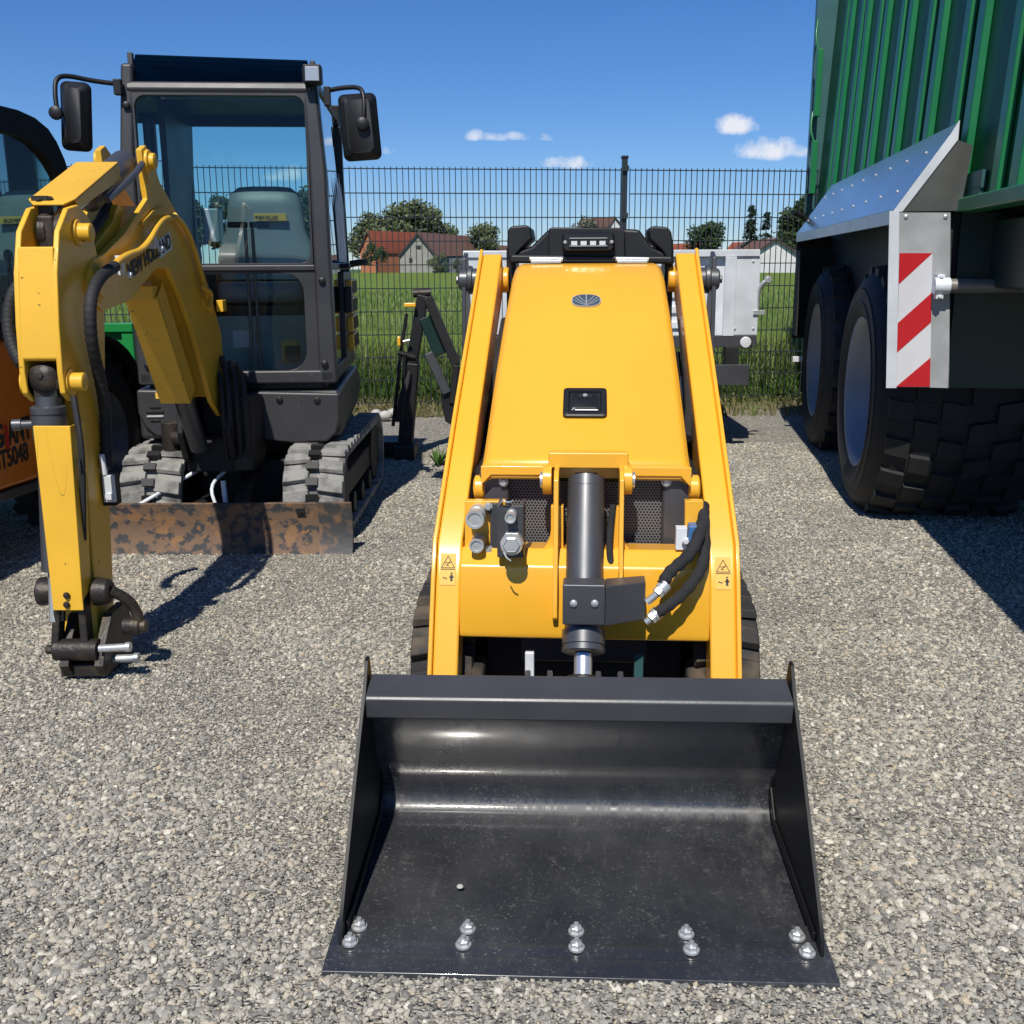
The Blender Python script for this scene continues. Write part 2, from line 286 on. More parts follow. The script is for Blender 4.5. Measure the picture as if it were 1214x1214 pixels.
# ------------------------------------------------------------------ ground
def gravelmat():
    m=bpy.data.materials.new('gravel_bed'); N,L=nodes(m); b=N['Principled BSDF']; b.inputs['Roughness'].default_value=.9
    tc=N.new('ShaderNodeTexCoord'); 
    ds=N.new('ShaderNodeTexNoise'); ds.inputs['Scale'].default_value=40; L.new(tc.outputs['Object'],ds.inputs['Vector'])
    vm=N.new('ShaderNodeVectorMath'); vm.operation='MULTIPLY_ADD'; L.new(ds.outputs['Color'],vm.inputs[0]); vm.inputs[1].default_value=(.012,.012,.012); L.new(tc.outputs['Object'],vm.inputs[2])
    cols=[];hs=[]
    for sc in (62,120):
        v=N.new('ShaderNodeTexVoronoi'); v.inputs['Scale'].default_value=sc; L.new(vm.outputs[0],v.inputs['Vector'])
        r=N.new('ShaderNodeValToRGB'); sx=N.new('ShaderNodeSeparateColor'); L.new(v.outputs['Color'],sx.inputs[0]); L.new(sx.outputs[0],r.inputs['Fac'])
        e=r.color_ramp.elements; e[0].color=(.10,.098,.092,1); e[1].color=(.56,.54,.49,1)
        for p,c in ((.25,(.245,.239,.222)),(.5,(.35,.337,.303)),(.72,(.42,.395,.338)),(.88,(.50,.483,.437))):
            q=e.new(p); q.color=(*c,1)
        cols.append(r.outputs['Color']); hs.append(v.outputs['Distance'])
    n=N.new('ShaderNodeTexNoise'); n.inputs['Scale'].default_value=5; n.inputs['Detail'].default_value=6; L.new(tc.outputs['Object'],n.inputs['Vector'])
    rr=N.new('ShaderNodeMapRange'); rr.inputs['From Min'].default_value=.42; rr.inputs['From Max'].default_value=.58; L.new(n.outputs['Fac'],rr.inputs['Value'])
    mx=N.new('ShaderNodeMix'); mx.data_type='RGBA'; L.new(rr.outputs[0],mx.inputs['Factor']); L.new(cols[0],mx.inputs['A']); L.new(cols[1],mx.inputs['B'])
    n2=N.new('ShaderNodeTexNoise'); n2.inputs['Scale'].default_value=1.3; n2.inputs['Detail'].default_value=7; L.new(tc.outputs['Object'],n2.inputs['Vector'])
    r2=N.new('ShaderNodeMapRange'); r2.inputs['From Min'].default_value=.5; r2.inputs['From Max'].default_value=.72; r2.inputs['To Max'].default_value=.55; L.new(n2.outputs['Fac'],r2.inputs['Value'])
    m2=N.new('ShaderNodeMix'); m2.data_type='RGBA'; L.new(r2.outputs[0],m2.inputs['Factor']); L.new(mx.outputs['Result'],m2.inputs['A']); m2.inputs['B'].default_value=(.37,.34,.29,1); wmx=N.new('ShaderNodeMix'); wmx.data_type='RGBA'; wmx.blend_type='MULTIPLY'; wmx.inputs['Factor'].default_value=1; wmx.inputs['B'].default_value=(.97,.945,.885,1); L.new(m2.outputs['Result'],wmx.inputs['A']); L.new(wmx.outputs['Result'],b.inputs['Base Color'])
    ad=N.new('ShaderNodeMath'); ad.operation='ADD'; L.new(hs[0],ad.inputs[0]); L.new(hs[1],ad.inputs[1])
    bp=N.new('ShaderNodeBump'); bp.invert=True; bp.inputs['Strength'].default_value=1; bp.inputs['Distance'].default_value=.012; L.new(ad.outputs[0],bp.inputs['Height']); L.new(bp.outputs['Normal'],b.inputs['Normal'])
    return m
M['gravel']=gravelmat()
M['farground']=mat('far_meadow',(.05,.09,.02),.9,0,.3,.02)
def struct(name,mb,m): o=mb.build(name,m); o['kind']='structure'; return o
g=MB(); g.add([(-1500,-300,-.75),(1500,-300,-.75),(1500,2500,-3),(-1500,2500,-3)],[(0,1,2,3)]); struct('ground',g,'farground')
g=MB(); g.add([(-14,-6,0),(14,-6,0),(14,11.8,0),(-14,8.5,0)],[(0,1,2,3)]); struct('gravel_yard',g,'gravel')
# loose stones on top
def stonemat():
    m=bpy.data.materials.new('loose_stone'); N,L=nodes(m); b=N['Principled BSDF']; b.inputs['Roughness'].default_value=.82
    oi=N.new('ShaderNodeObjectInfo'); r=N.new('ShaderNodeValToRGB'); L.new(oi.outputs['Random'],r.inputs['Fac']); e=r.color_ramp.elements; e[0].color=(.12,.118,.110,1); e[1].color=(.64,.61,.54,1)
    for p,c in ((.12,(.205,.202,.190)),(.38,(.30,.292,.268)),(.62,(.395,.378,.335)),(.82,(.455,.43,.365)),(.88,(.47,.39,.28)),(.90,(.45,.437,.39)),(.96,(.57,.55,.49))): q=e.new(p); q.color=(*c,1)
    tc=N.new('ShaderNodeTexCoord'); n=N.new('ShaderNodeTexNoise'); n.inputs['Scale'].default_value=2.5; n.inputs['Detail'].default_value=6; L.new(tc.outputs['Object'],n.inputs['Vector'])
    mx=N.new('ShaderNodeMix'); mx.data_type='RGBA'; mx.blend_type='OVERLAY'; mx.inputs['Factor'].default_value=.5; L.new(r.outputs[0],mx.inputs['A']); L.new(n.outputs['Fac'],mx.inputs['B']); wmx=N.new('ShaderNodeMix'); wmx.data_type='RGBA'; wmx.blend_type='MULTIPLY'; wmx.inputs['Factor'].default_value=1; wmx.inputs['B'].default_value=(.97,.945,.885,1); L.new(mx.outputs['Result'],wmx.inputs['A']); L.new(wmx.outputs['Result'],b.inputs['Base Color']); return m
M['stone']=stonemat()
def gravel_stones(name,poly,dens,smin,smax,seed,label):
    g=MB(); g.add(poly,[tuple(range(len(poly)))]); o=g.build(name,'stone',kind='stuff'); tag(o,label,'gravel')
    ng=bpy.data.node_groups.new(name+'_nodes','GeometryNodeTree'); ng.interface.new_socket('Geometry',in_out='INPUT',socket_type='NodeSocketGeometry'); ng.interface.new_socket('Geometry',in_out='OUTPUT',socket_type='NodeSocketGeometry')
    N=ng.nodes;L=ng.links; gi=N.new('NodeGroupInput');go=N.new('NodeGroupOutput')
    dp=N.new('GeometryNodeDistributePointsOnFaces'); dp.inputs['Density'].default_value=dens; dp.inputs['Seed'].default_value=seed; L.new(gi.outputs[0],dp.inputs['Mesh'])
    gt=N.new('GeometryNodeGeometryToInstance')
    for k in range(6):
        ic=N.new('GeometryNodeMeshIcoSphere'); ic.inputs['Radius'].default_value=1; ic.inputs['Subdivisions'].default_value=2
        ps=N.new('GeometryNodeInputPosition'); va=N.new('ShaderNodeVectorMath'); va.operation='ADD'; L.new(ps.outputs[0],va.inputs[0]); va.inputs[1].default_value=(k*7.3,k*3.1,k*5.7)
        nt=N.new('ShaderNodeTexVoronoi'); nt.inputs['Scale'].default_value=.8; L.new(va.outputs[0],nt.inputs['Vector'])
        ms=N.new('ShaderNodeVectorMath'); ms.operation='SCALE'; L.new(ps.outputs[0],ms.inputs[0]); mm=N.new('ShaderNodeMath'); mm.operation='MULTIPLY_ADD'; L.new(nt.outputs['Distance'],mm.inputs[0]); mm.inputs[1].default_value=-.75; mm.inputs[2].default_value=.35; L.new(mm.outputs[0],ms.inputs['Scale'])
        se=N.new('GeometryNodeSetPosition'); L.new(ic.outputs['Mesh'],se.inputs['Geometry']); L.new(ms.outputs[0],se.inputs['Offset'])
        sm=N.new('GeometryNodeSetMaterial'); sm.inputs['Material'].default_value=M['stone']; L.new(se.outputs[0],sm.inputs[0]); L.new(sm.outputs[0],gt.inputs[0])
    io=N.new('GeometryNodeInstanceOnPoints'); L.new(dp.outputs['Points'],io.inputs['Points']); L.new(gt.outputs[0],io.inputs['Instance']); io.inputs['Pick Instance'].default_value=True
    def rv(t,lo,hi,sd):
        r=N.new('FunctionNodeRandomValue'); r.data_type=t; ins=[i for i in r.inputs if i.enabled]; ins[0].default_value=lo; ins[1].default_value=hi; r.inputs['Seed'].default_value=sd; return [x for x in r.outputs if x.enabled][0]
    L.new(rv('INT',0,5,seed+1),io.inputs['Instance Index'])
    er=N.new('FunctionNodeEulerToRotation'); L.new(rv('FLOAT_VECTOR',(-.5,-.5,0),(.5,.5,6.28),seed+2),er.inputs[0]); L.new(er.outputs[0],io.inputs['Rotation'])
    a=rv('FLOAT',0,1,seed+3); pw=N.new('ShaderNodeMath'); pw.operation='POWER'; L.new(a,pw.inputs[0]); pw.inputs[1].default_value=3.2
    mr=N.new('ShaderNodeMapRange'); mr.inputs['To Min'].default_value=smin; mr.inputs['To Max'].default_value=smax; L.new(pw.outputs[0],mr.inputs['Value'])
    vs=N.new('ShaderNodeVectorMath'); vs.operation='SCALE'; L.new(rv('FLOAT_VECTOR',(.7,.7,.4),(1.4,1.0,.75),seed+4),vs.inputs[0]); L.new(mr.outputs[0],vs.inputs['Scale']); pp=N.new('GeometryNodeInputPosition'); nn_=N.new('ShaderNodeTexNoise'); nn_.inputs['Scale'].default_value=1.6; nn_.inputs['Detail'].default_value=5; L.new(pp.outputs[0],nn_.inputs['Vector'])
    nm=N.new('ShaderNodeMapRange'); nm.inputs['From Min'].default_value=.40; nm.inputs['From Max'].default_value=.60; nm.inputs['To Min'].default_value=.62; nm.inputs['To Max'].default_value=1.08; L.new(nn_.outputs['Fac'],nm.inputs['Value'])
    v2=N.new('ShaderNodeVectorMath'); v2.operation='SCALE'; L.new(vs.outputs[0],v2.inputs[0]); L.new(nm.outputs[0],v2.inputs['Scale']); L.new(v2.outputs[0],io.inputs['Scale'])
    L.new(io.outputs[0],go.inputs[0]); md=o.modifiers.new('scatter','NODES'); md.node_group=ng; return o
gravel_stones('gravel',[(-1.15,1.25,.002),(1.15,1.25,.002),(2.2,3.6,.002),(-2.2,3.6,.002)],17000,.0030,.0104,3,'near loose grey gravel stones covering the yard')
gravel_stones('gravel',[(-2.2,3.6,.002),(2.2,3.6,.002),(3.6,7.6,.002),(-3.8,7.6,.002)],9500,.0036,.0108,13,'farther loose grey gravel stones between the machines and the fence')
# ------------------------------------------------------------------ field, verge, fence
def fieldz(x,y): t=(y-10)/110; return .56*(1-t)+(.1-.02*x)*t if y<140 else .1-.02*x*y/120
def leafmat(name,cols,trans=.25,rough=.6):
    m=bpy.data.materials.new(name); N,L=nodes(m); b=N['Principled BSDF']; b.inputs['Roughness'].default_value=rough; b.inputs['Specular IOR Level'].default_value=.25
    g=N.new('ShaderNodeNewGeometry'); r=N.new('ShaderNodeValToRGB'); e=r.color_ramp.elements; e[0].color=(*cols[0],1); e[1].color=(*cols[-1],1)
    for i,c in enumerate(cols[1:-1]): q=e.new((i+1)/(len(cols)-1)); q.color=(*c,1)
    L.new(g.outputs['Random Per Island'],r.inputs['Fac']); L.new(r.outputs[0],b.inputs['Base Color'])
    t=N.new('ShaderNodeBsdfTranslucent'); L.new(r.outputs[0],t.inputs['Color']); mx=N.new('ShaderNodeMixShader'); mx.inputs[0].default_value=trans; L.new(b.outputs[0],mx.inputs[1]); L.new(t.outputs[0],mx.inputs[2]); L.new(mx.outputs[0],N['Material Output'].inputs['Surface']); return m
M['barley']=leafmat('barley_blade',[(.09,.155,.03),(.14,.215,.045),(.20,.28,.08),(.31,.35,.16)])
M['drygrass']=leafmat('dry_grass',[(.22,.18,.08),(.30,.25,.12),(.10,.15,.03),(.18,.16,.08)])
M['weedgreen']=leafmat('weed_leaf',[(.05,.11,.02),(.09,.16,.03)])
M['field']=mat('barley_canopy',(.10,.155,.020),.8,0,.3,1.2,col2=(.155,.21,.04),mixs=(.35,.65),bump=1,bscale=9,spec=.1)
M['soil']=mat('verge_soil',(.20,.16,.11),.95,0,.3,5,col2=(.12,.13,.05),mixs=(.4,.6),bump=1,bscale=40)
g=MB(); n=26; xs=[-60+i*5.2 for i in range(26)]; ys=[10.9,11.5,12.5,14,17,22,30,45,70,100,140,220]
g.add([(x*(1 if y<60 else y/50),y-(.0),fieldz(x,min(y,140))-(.0 if y>11 else .55)+(.05*noise.noise(Vector((x*.3,y*.2,0))))) for y in ys for x in xs],[(j*26+i,j*26+i+1,(j+1)*26+i+1,(j+1)*26+i) for j in range(len(ys)-1) for i in range(25)]); struct('field',g,'field')
def blades(name,m,n,rx,ry,base,h0,h1,wd,label,cat,bend=.25,ears=0):
    vs=[];fs=[]
    for i in range(n):
        y=ry[0]+(ry[1]-ry[0])*random.random()**1.4; x=random.uniform(rx[0],rx[1])*(y/ry[0])**.7; z=base(x,y); h=random.uniform(h0,h1); a=random.uniform(0,6.28); c,s=cos(a),sin(a); w_=wd*random.uniform(.6,1.3)*(1+(y-ry[0])*.07); b_=bend*h*random.uniform(.2,1.4); d=random.uniform(0,6.28); dx,dy=cos(d)*b_,sin(d)*b_
        o=len(vs); vs+=[(x-c*w_,y-s*w_,z),(x+c*w_,y+s*w_,z),(x+dx*.3+c*w_*.8,y+dy*.3+s*w_*.8,z+h*.6),(x+dx*.3-c*w_*.8,y+dy*.3-s*w_*.8,z+h*.6),(x+dx,y+dy,z+h)]
        fs+=[(o,o+1,o+2,o+3),(o+3,o+2,o+4)]
    me=bpy.data.meshes.new(name); me.from_pydata(vs,[],fs); me.materials.append(M[m]); o=bpy.data.objects.new(name,me); COL.objects.link(o); o['kind']='stuff'; tag(o,label,cat); return o
FY=lambda x:9.42+.125*x     # fence line
blades('barley','barley',26000,(-7,6.5),(10.5,13.5),lambda x,y:.0,.45,.76,.006,'tall green barley stalks behind the wire fence','barley')
blades('barley','barley',22000,(-8,8),(12.5,34),lambda x,y:fieldz(x,y)-.12,.15,.30,.010,'farther green barley heads in the open field','barley')
g=MB(); g.add([(-14,FY(-14)-.25,.006),(14,FY(14)-.25,.006),(14,FY(14)+2.4,.006),(-14,FY(-14)+2.4,.006)],[(0,1,2,3)]); struct('verge',g,'soil')
def vb(x,y): return .0
o=blades('verge_grass','drygrass',7000,(-5.5,4.5),(9.0,10.9),vb,.03,.16,.006,'dry straw and short weeds along the foot of the fence','grass',.8)
blades('verge_grass','weedgreen',5000,(-6,5),(9.9,11.2),vb,.1,.42,.008,'green grass clumps between the fence and the barley','grass',.6)
ff=Frame(0,9.42,degrees(atan(.125))); F=thing('wire_mesh_fence','tall anthracite double wire mesh fence along the field','fence',ff)
k=MB(ff); H0,H1=.10,2.12
for a,b in ((-9.0,-7.0),(-6.94,-3.98),(-3.94,.98),(1.06,4.0),(4.06,6.6)):
    n=int((b-a)/.05)
    for i in range(n+1):
        x=a+i*(b-a)/n; k.box(x-.0034,x+.0034,-.0028,.0028,H0-.03,H1)
    for i in range(11):
        z=H0+i*.2+ (.0 if i<10 else .0)
        for yy in (-.008,.003): k.box(a,b,yy-.0,yy+.006,z-.0042,z+.0042)
k.build('mesh_panel','fence',F)
for x in (-6.97,-3.96,1.02,4.03):
    k=MB(ff); k.box(x-.022,x+.022,.012,.065,-.1,2.20); 
    for i in (0,2,4,6,8,10): k.box(x-.028,x+.028,-.014,.012,H1-.03-i*.2,H1+.02-i*.2)
    p=k.build('post','fence',F,bev=.003); k=MB(ff); k.box(x-.027,x+.027,.007,.07,2.20,2.222); k.build('post_cap','black',p)
# ------------------------------------------------------------------ trees
M['bark']=mat('bark',(.06,.05,.04),.9,0,.3,8,bump=.5,bscale=12)
M['leafA']=leafmat('leaf_fresh',[(.085,.115,.045),(.115,.15,.06),(.15,.185,.085),(.19,.215,.12)])
M['leafB']=leafmat('leaf_dark',[(.03,.058,.022),(.05,.085,.032),(.08,.115,.045)])
M['leafC']=leafmat('leaf_conifer',[(.012,.028,.014),(.022,.045,.02),(.04,.065,.035)],.1)
M['leafP']=leafmat('leaf_pale',[(.12,.13,.08),(.17,.18,.12),(.22,.22,.16)])
def tree(px0,px1,pytop,pybase,Y,leaf,label,kind='broadleaf_tree',n=2600,bare=.0,clumps=26,low=.15,group='trees beyond the field'):
    a=W.at(px0,pybase,y=Y);b=W.at(px1,pybase,y=Y);t=W.at((px0+px1)/2,pytop,y=Y); wd=(b.x-a.x)/2; cx=(a.x+b.x)/2; h=t.z-a.z
    fr=Frame(cx,Y,0,a.z); T=thing(kind,label,'tree',fr,group); rd=random.Random(int(px0*7+Y))
    k=MB(); cz=h*(low+(1-low)*.5); rz=h*(1-low)*.5; cl=[]
    for i in range(clumps):
        th=rd.uniform(0,6.28); ph=rd.uniform(-.75,1)*1.35; rr=rd.uniform(.35,.86)
        c=Vector((cos(th)*cos(ph)*wd*rr,sin(th)*cos(ph)*wd*rr,cz+sin(ph)*rz*rr)); cl.append((c,rd.uniform(.2,.40)*min(wd,rz)))
    k.tube([(0,0,-.3),(.02*h,0,h*low),(0,0,h*.45),(wd*.05,0,h*.75)],lambda s:h*.03*(1-.8*s),8)
    for c,r in cl[::2]: k.tube([(0,0,h*rd.uniform(low,.5)),c*.55+Vector((0,0,h*.15)),c],lambda s:h*.012*(1-.8*s),5)
    k.fr=fr; k.build('trunk','bark',T)
    sz=h*.033; n=int(n*1.5); k=MB(fr); vs=[];fs=[]
    for i in range(n):
        c,r=cl[i%len(cl)]; d=Vector((rd.gauss(0,1),rd.gauss(0,1),rd.gauss(0,1))).normalized()*r*rd.random()**.45*1.25; p=c+d
        u=Vector((rd.gauss(0,1),rd.gauss(0,1),rd.gauss(0,.6))).normalized(); v=u.orthogonal().normalized(); q=rd.uniform(.5,1.3)*sz; v=(v+u.cross(v)*rd.uniform(-1,1)).normalized()
        o=len(vs); vs+=[p-u*q,p+v*q*.6,p+u*q,p-v*q*.6]; fs.append((o,o+1,o+2,o+3))
    k.add(vs,fs); k.build('crown',leaf,T); return T
def conifer(px0,px1,pytop,pybase,Y,label,n=4500):
    a=W.at(px0,pybase,y=Y);b=W.at(px1,pybase,y=Y);t=W.at((px0+px1)/2,pytop,y=Y); wd=(b.x-a.x)/2; h=t.z-a.z; fr=Frame((a.x+b.x)/2,Y,0,a.z)
    T=thing('conifer_tree',label,'tree',fr,'conifers beyond the field'); rd=random.Random(int(px0*3)); k=MB(fr); k.tube([(0,0,-.3),(0,0,h*.98)],lambda s:h*.022*(1-.9*s),8); k.build('trunk','bark',T)
    k=MB(fr); vs=[];fs=[]
    br=[]
    for i in range(90):
        s=rd.random()**1.2*.9+.08; br.append((s,rd.uniform(0,6.28),wd*(1-s)**.75*rd.uniform(.65,1.12)+.03*wd))
    for i in range(n):
        s,th,L_=br[i%90]; q=rd.random()**.6; r=L_*q; p=Vector((cos(th)*r,sin(th)*r,h*s-r*.35+rd.gauss(0,.012*h))); p+=Vector((rd.gauss(0,.02*h),rd.gauss(0,.02*h),0))
        u=Vector((cos(th)+rd.gauss(0,.4),sin(th)+rd.gauss(0,.4),-.5)).normalized(); v=u.cross(Vector((0,0,1))).normalized(); z=h*.022*rd.uniform(.6,1.4); o=len(vs); vs+=[p-u*z,p+v*z*.5,p+u*z,p-v*z*.5]; fs.append((o,o+1,o+2,o+3))
    k.add(vs,fs); k.build('crown','leafC',T)
tree(408,470,252,318,300,'leafA','broad pale green tree left of the tall spreading one behind the red roofed house')
tree(438,532,234,320,290,'leafA','tall spreading green tree behind the red and brown barn roofs',n=5200,clumps=44,low=.05)
tree(500,545,262,320,305,'leafA','low green tree where the large crown slopes down over the brown roof')
tree(552,598,263,320,270,'leafA','round green tree right of the brown barn roof',n=2600)
tree(676,716,255,320,320,'leafP','pale thin tree above the black console of the loader',n=1300,clumps=18)
tree(815,862,261,322,230,'leafB','dark round tree above the silver trailer',n=3000)
conifer(872,904,243,325,250,'tall pointed conifer left of the white barn')
conifer(889,922,251,325,252,'middle conifer above the white barn roof')
conifer(906,942,262,325,255,'shorter conifer behind the white barn gable')
tree(918,985,232,325,240,'leafB','dark tree rising beside the green trailer body',n=4200,clumps=34)
tree(428,466,288,327,190,'leafB','small leafy tree in front of the red roofed house',n=1300,clumps=14,low=.25)
tree(505,533,296,329,195,'leafA','small green bush in front of the grey barn gable',kind='bush',n=800,clumps=10,low=.02)
tree(532,552,305,329,198,'leafB','small dark bush beside the grey barn wall',kind='bush',n=500,clumps=8,low=.02)
tree(212,262,231,318,280,'leafB','leftmost dark tree seen through the cab glass',n=2200)
tree(245,295,227,318,285,'leafB','dark tree seen through the middle of the cab rear window',n=2600)
tree(284,335,233,318,283,'leafA','green tree seen behind the excavator seat',n=2400)
tree(335,395,222,318,281,'leafB','green tree seen behind the right cab pillar',n=2600)
tree(90,150,226,318,284,'leafA','green tree seen left of the excavator cab',n=2400)
tree(150,215,238,318,288,'leafB','dark tree seen through the left side of the cab',n=2200)
# ------------------------------------------------------------------ houses
M['tileR']=mat('red_roof_tiles',(.30,.075,.035),.8,0,.15,.8,bump=.5,bscale=3)
M['tileO']=mat('orange_wall',(.40,.15,.07),.8,0,.1,.5)
M['tileB']=mat('brown_roof_tiles',(.15,.075,.055),.8,0,.12,.8,bump=.5,bscale=3)
M['render']=mat('grey_render',(.30,.29,.25),.9,0,.15,.6)
M['whitew']=mat('white_render',(.62,.62,.60),.9,0,.08,.5)
M['darkwood']=mat('dark_wood',(.05,.04,.035),.8)
M['pane']=mat('window_pane',(.03,.035,.04),.2)
M['shedgrey']=mat('corrugated_grey',(.12,.13,.14),.7,0,.2,2)
def house(label,gl,gr,base,eave,apx,apy,Y,bpx,Y2,wallm,roofm,group='houses beyond the field',kind='farmhouse',wins=(),gablem=None,over=.5,sidem=None):
    """gable wall faces us (pixels gl..gr, eave and apex rows); the ridge runs back to pixel column bpx at distance Y2"""
    A=W.at(apx,apy,y=Y); L0=W.at(gl,eave,y=Y); R0=W.at(gr,eave,y=Y); zb=W.at((gl+gr)/2,base,y=Y).z; ze=(L0.z+R0.z)/2
    B=W.at(bpx,316,y=Y2); D=Vector((B.x-A.x,Y2-Y,0)); fr=Frame(A.x,Y,0,zb); T=thing(kind,label,'house',fr,group); zb2=zb-1.5
    k=MB(); k.prism([(L0.x,Y,zb2),(R0.x,Y,zb2),(R0.x,Y,ze),(A.x,Y,A.z),(L0.x,Y,ze)],D); k.build('wall',wallm,T)
    dn=D.normalized()*over
    for P,nm in ((L0,'l'),(R0,'r')):
        e=Vector((P.x,Y,ze)); a=Vector((A.x,Y,A.z)); s=(e-a).normalized()*over; up=Vector((0,0,.3)); q0=a-dn+up*.2; q1=e+s-dn+up*.2
        k=MB(); k.hexa([q0,q1,q1+up,q0+up],[p+D+dn*2 for p in (q0,q1,q1+up,q0+up)]); k.build('roof',roofm,T)
        k=MB(); k.hexa([q0-dn*.2-up*.9,q1-dn*.2-up*.9,q1-dn*.2+up,q0-dn*.2+up],[p-dn*.05 for p in (q0-up*.9,q1-up*.9,q1+up,q0+up)]); k.build('bargeboard','darkwood',T)
    for (x0,y0,x1,y1) in wins:
        a=W.at(x0,y0,y=Y-.06);b=W.at(x1,y1,y=Y-.06); k=MB(); k.box(a.x,b.x,Y-.12,Y-.03,b.z,a.z); f=k.build('window','darkwood',T); k=MB(); k.box(a.x+.15,b.x-.15,Y-.16,Y-.125,b.z+.15,a.z-.15); k.build('pane','pane',f)
    return T
house('long house with red tiled roof and small white gable at the left',427,447,328,298,437,275,262,512,285,'tileO','tileR',wins=((433,296,437,301),),over=.6)
house('grey rendered barn gable under a wide brown tiled roof',474,517,330,303,496,277,240,556,272,'render','tileB',kind='barn',wins=((494,291,499,295),(485,306,489,311),(507,308,512,313)))
house('farther low building with dark brown roof left of the black loader console',574,586,318,300,579,292,300,640,330,'whitew','tileB')
house('white gable of a house just above the black console of the loader',722,736,318,268,728,258,330,690,345,'whitew','tileB')
house('red roofed house with white right gable seen over the silver trailer',822,836,318,302,829,290,250,780,262,'whitew','tileR')
house('red roofed white house left behind the white barn',884,908,334,303,897,288,262,868,272,'whitew','tileR')
house('large plain white barn with curved gable end beside the green trailer',886,952,336,306,920,284,225,880,262,'whitew','tileB',kind='barn')
g=MB(); a=W.at(538,300,y=236);b=W.at(556,328,y=236); fr=Frame(a.x,236,0,b.z); T=thing('farm_shed','low dark grey shed at the right side of the grey barn','shed',fr); g.box(a.x-1,b.x,236,242,b.z-1,a.z-.6); g.build('wall','shedgrey',T); g=MB(); g.box(a.x-1.3,b.x+.3,235.6,242.4,a.z-.6,a.z-.35); g.build('roof','tileB',T)
for (px,pyb,Yv,lab) in ((447,490,8.9,'large pale stone at the foot of the fence beside the excavator track'),(456,497,8.8,'lower pale stone in front of the larger one by the fence'),(467,492,9.0,'small pale stone nearest the black digging arm')):
    p=W.at(px,pyb,y=Yv); k=MB(); rd=random.Random(px); bm=bmesh.new(); bmesh.ops.create_icosphere(bm,subdivisions=2,radius=.055)
    for v in bm.verts: v.co*=1+.35*noise.noise(v.co*9+Vector((px,0,0))); v.co.z*=.7
    k.add([v.co+Vector((p.x,Yv,.05)) for v in bm.verts],[[v.index for v in f.verts] for f in bm.faces]); bm.free(); M.setdefault('palestone',mat('pale_stone',(.42,.41,.38),.85,0,.2,12,bump=.3)); tag(k.build('stone','palestone'),lab,'stone','stones by the fence')
fw=Frame(*W.at(520,552,z=0)[:2]); T=thing('weed','small leafy weed growing in the gravel left of the yellow loader','weed',fw); k=MB(fw); vs=[];fs=[]; rd=random.Random(5)
for i in range(26):
    a=rd.uniform(0,6.28); l=rd.uniform(.04,.12); h=rd.uniform(.02,.13); p=Vector((0,0,0)); q=Vector((cos(a)*l,sin(a)*l,h)); m_=(p+q)/2+Vector((-sin(a),cos(a),0))*.014; m2=(p+q)/2-Vector((-sin(a),cos(a),0))*.014; o=len(vs); vs+=[p,m_,q,m2]; fs.append((o,o+1,o+2,o+3))
k.add(vs,fs); k.build('leaves','weedgreen',T); k=MB(fw); k.tube([(0,0,-.01),(.01,0,.05),(.0,.01,.14)],.003,6); k.build('stem','weedgreen',T)
# ================================================================== compact track loader (centre)
L_=Frame(.118,1.65,-4.2); B_=Frame(.119,1.655,-2.6)
LT=thing('compact_track_loader','bright yellow compact track loader with a wide dark bucket, standing in the middle','track loader',L_)
# ---- bucket
HW=.452
prof=[(.115,.012),(.30,.020),(.49,.030),(.522,.035),(.543,.048),(.553,.068),(.552,.095),(.538,.13),(.487,.222),(.460,.31),(.455,.40)]
k=MB(B_); n=len(prof); out=[]
for i,(y,z) in enumerate(prof):
    a=Vector(prof[max(i-1,0)]);b=Vector(prof[min(i+1,n-1)]);t=(b-a).normalized(); nn=Vector((t.y,-t.x)); out.append((y+nn.x*.007,z+nn.y*.007))
k.loft([[Vector((x,y,z)) for y,z in prof+out[::-1]] for x in (-HW,HW)]); BK=k.build('bucket','bucket',LT,sharp=40)
k=MB(B_); k.prx([(.462,.412),(.384,.393),(.378,.386),(.384,.343),(.392,.338),(.452,.345),(.458,.40)],-HW+.001,HW-.001); k.build('top_bar','anth',BK,bev=.003)
for s in(-1,1):
    k=MB(B_); x0=s*(HW+.0005); x1=s*(HW+.0075)
    k.prx([(.455,.455),(.435,.452),(.40,.40),(.30,.30),(.10,.085),(.072,.05),(.068,.012),(.12,.001),(.54,.022),(.585,.06),(.585,.13),(.48,.38)],x0,x1); k.build('side_plate','blackgloss',BK)
    k=MB(B_); xi=s*(HW-.006)
    for y0,z0,y1,z1 in ((.105,.03,.49,.050),(.49,.05,.552,.11),(.552,.11,.50,.28)):
        d=Vector((0,y1-y0,z1-z0)).normalized(); w_=Vector((0,-d.z,d.y))*.012
        p=Vector((0,y0,z0));q=Vector((0,y1,z1)); ex=Vector((s*.006,0,0))
        k.hexa([p+Vector((xi,0,0))-w_,q+Vector((xi,0,0))-w_,q+Vector((xi,0,0))+w_,p+Vector((xi,0,0))+w_],[p+Vector((xi,0,0))-w_+ex,q+Vector((xi,0,0))-w_+ex,q+Vector((xi,0,0))+w_+ex,p+Vector((xi,0,0))+w_+ex])
    k.build('weld_strip','blackgloss',BK,bev=.002)
k=MB(B_); k.prx([(0,.0),(.003,.009),(.058,.015),(.150,.0215),(.150,.016),(.10,.005),(.08,.001)],-.478,.474); k.build('cutting_edge','bucket',BK,bev=.0015)
k=MB(B_); k.prx([(.050,.0146),(.062,.0172),(.085,.0195),(.150,.0245),(.152,.021)],-.455,.452); k.build('wear_plate','bucket',BK)
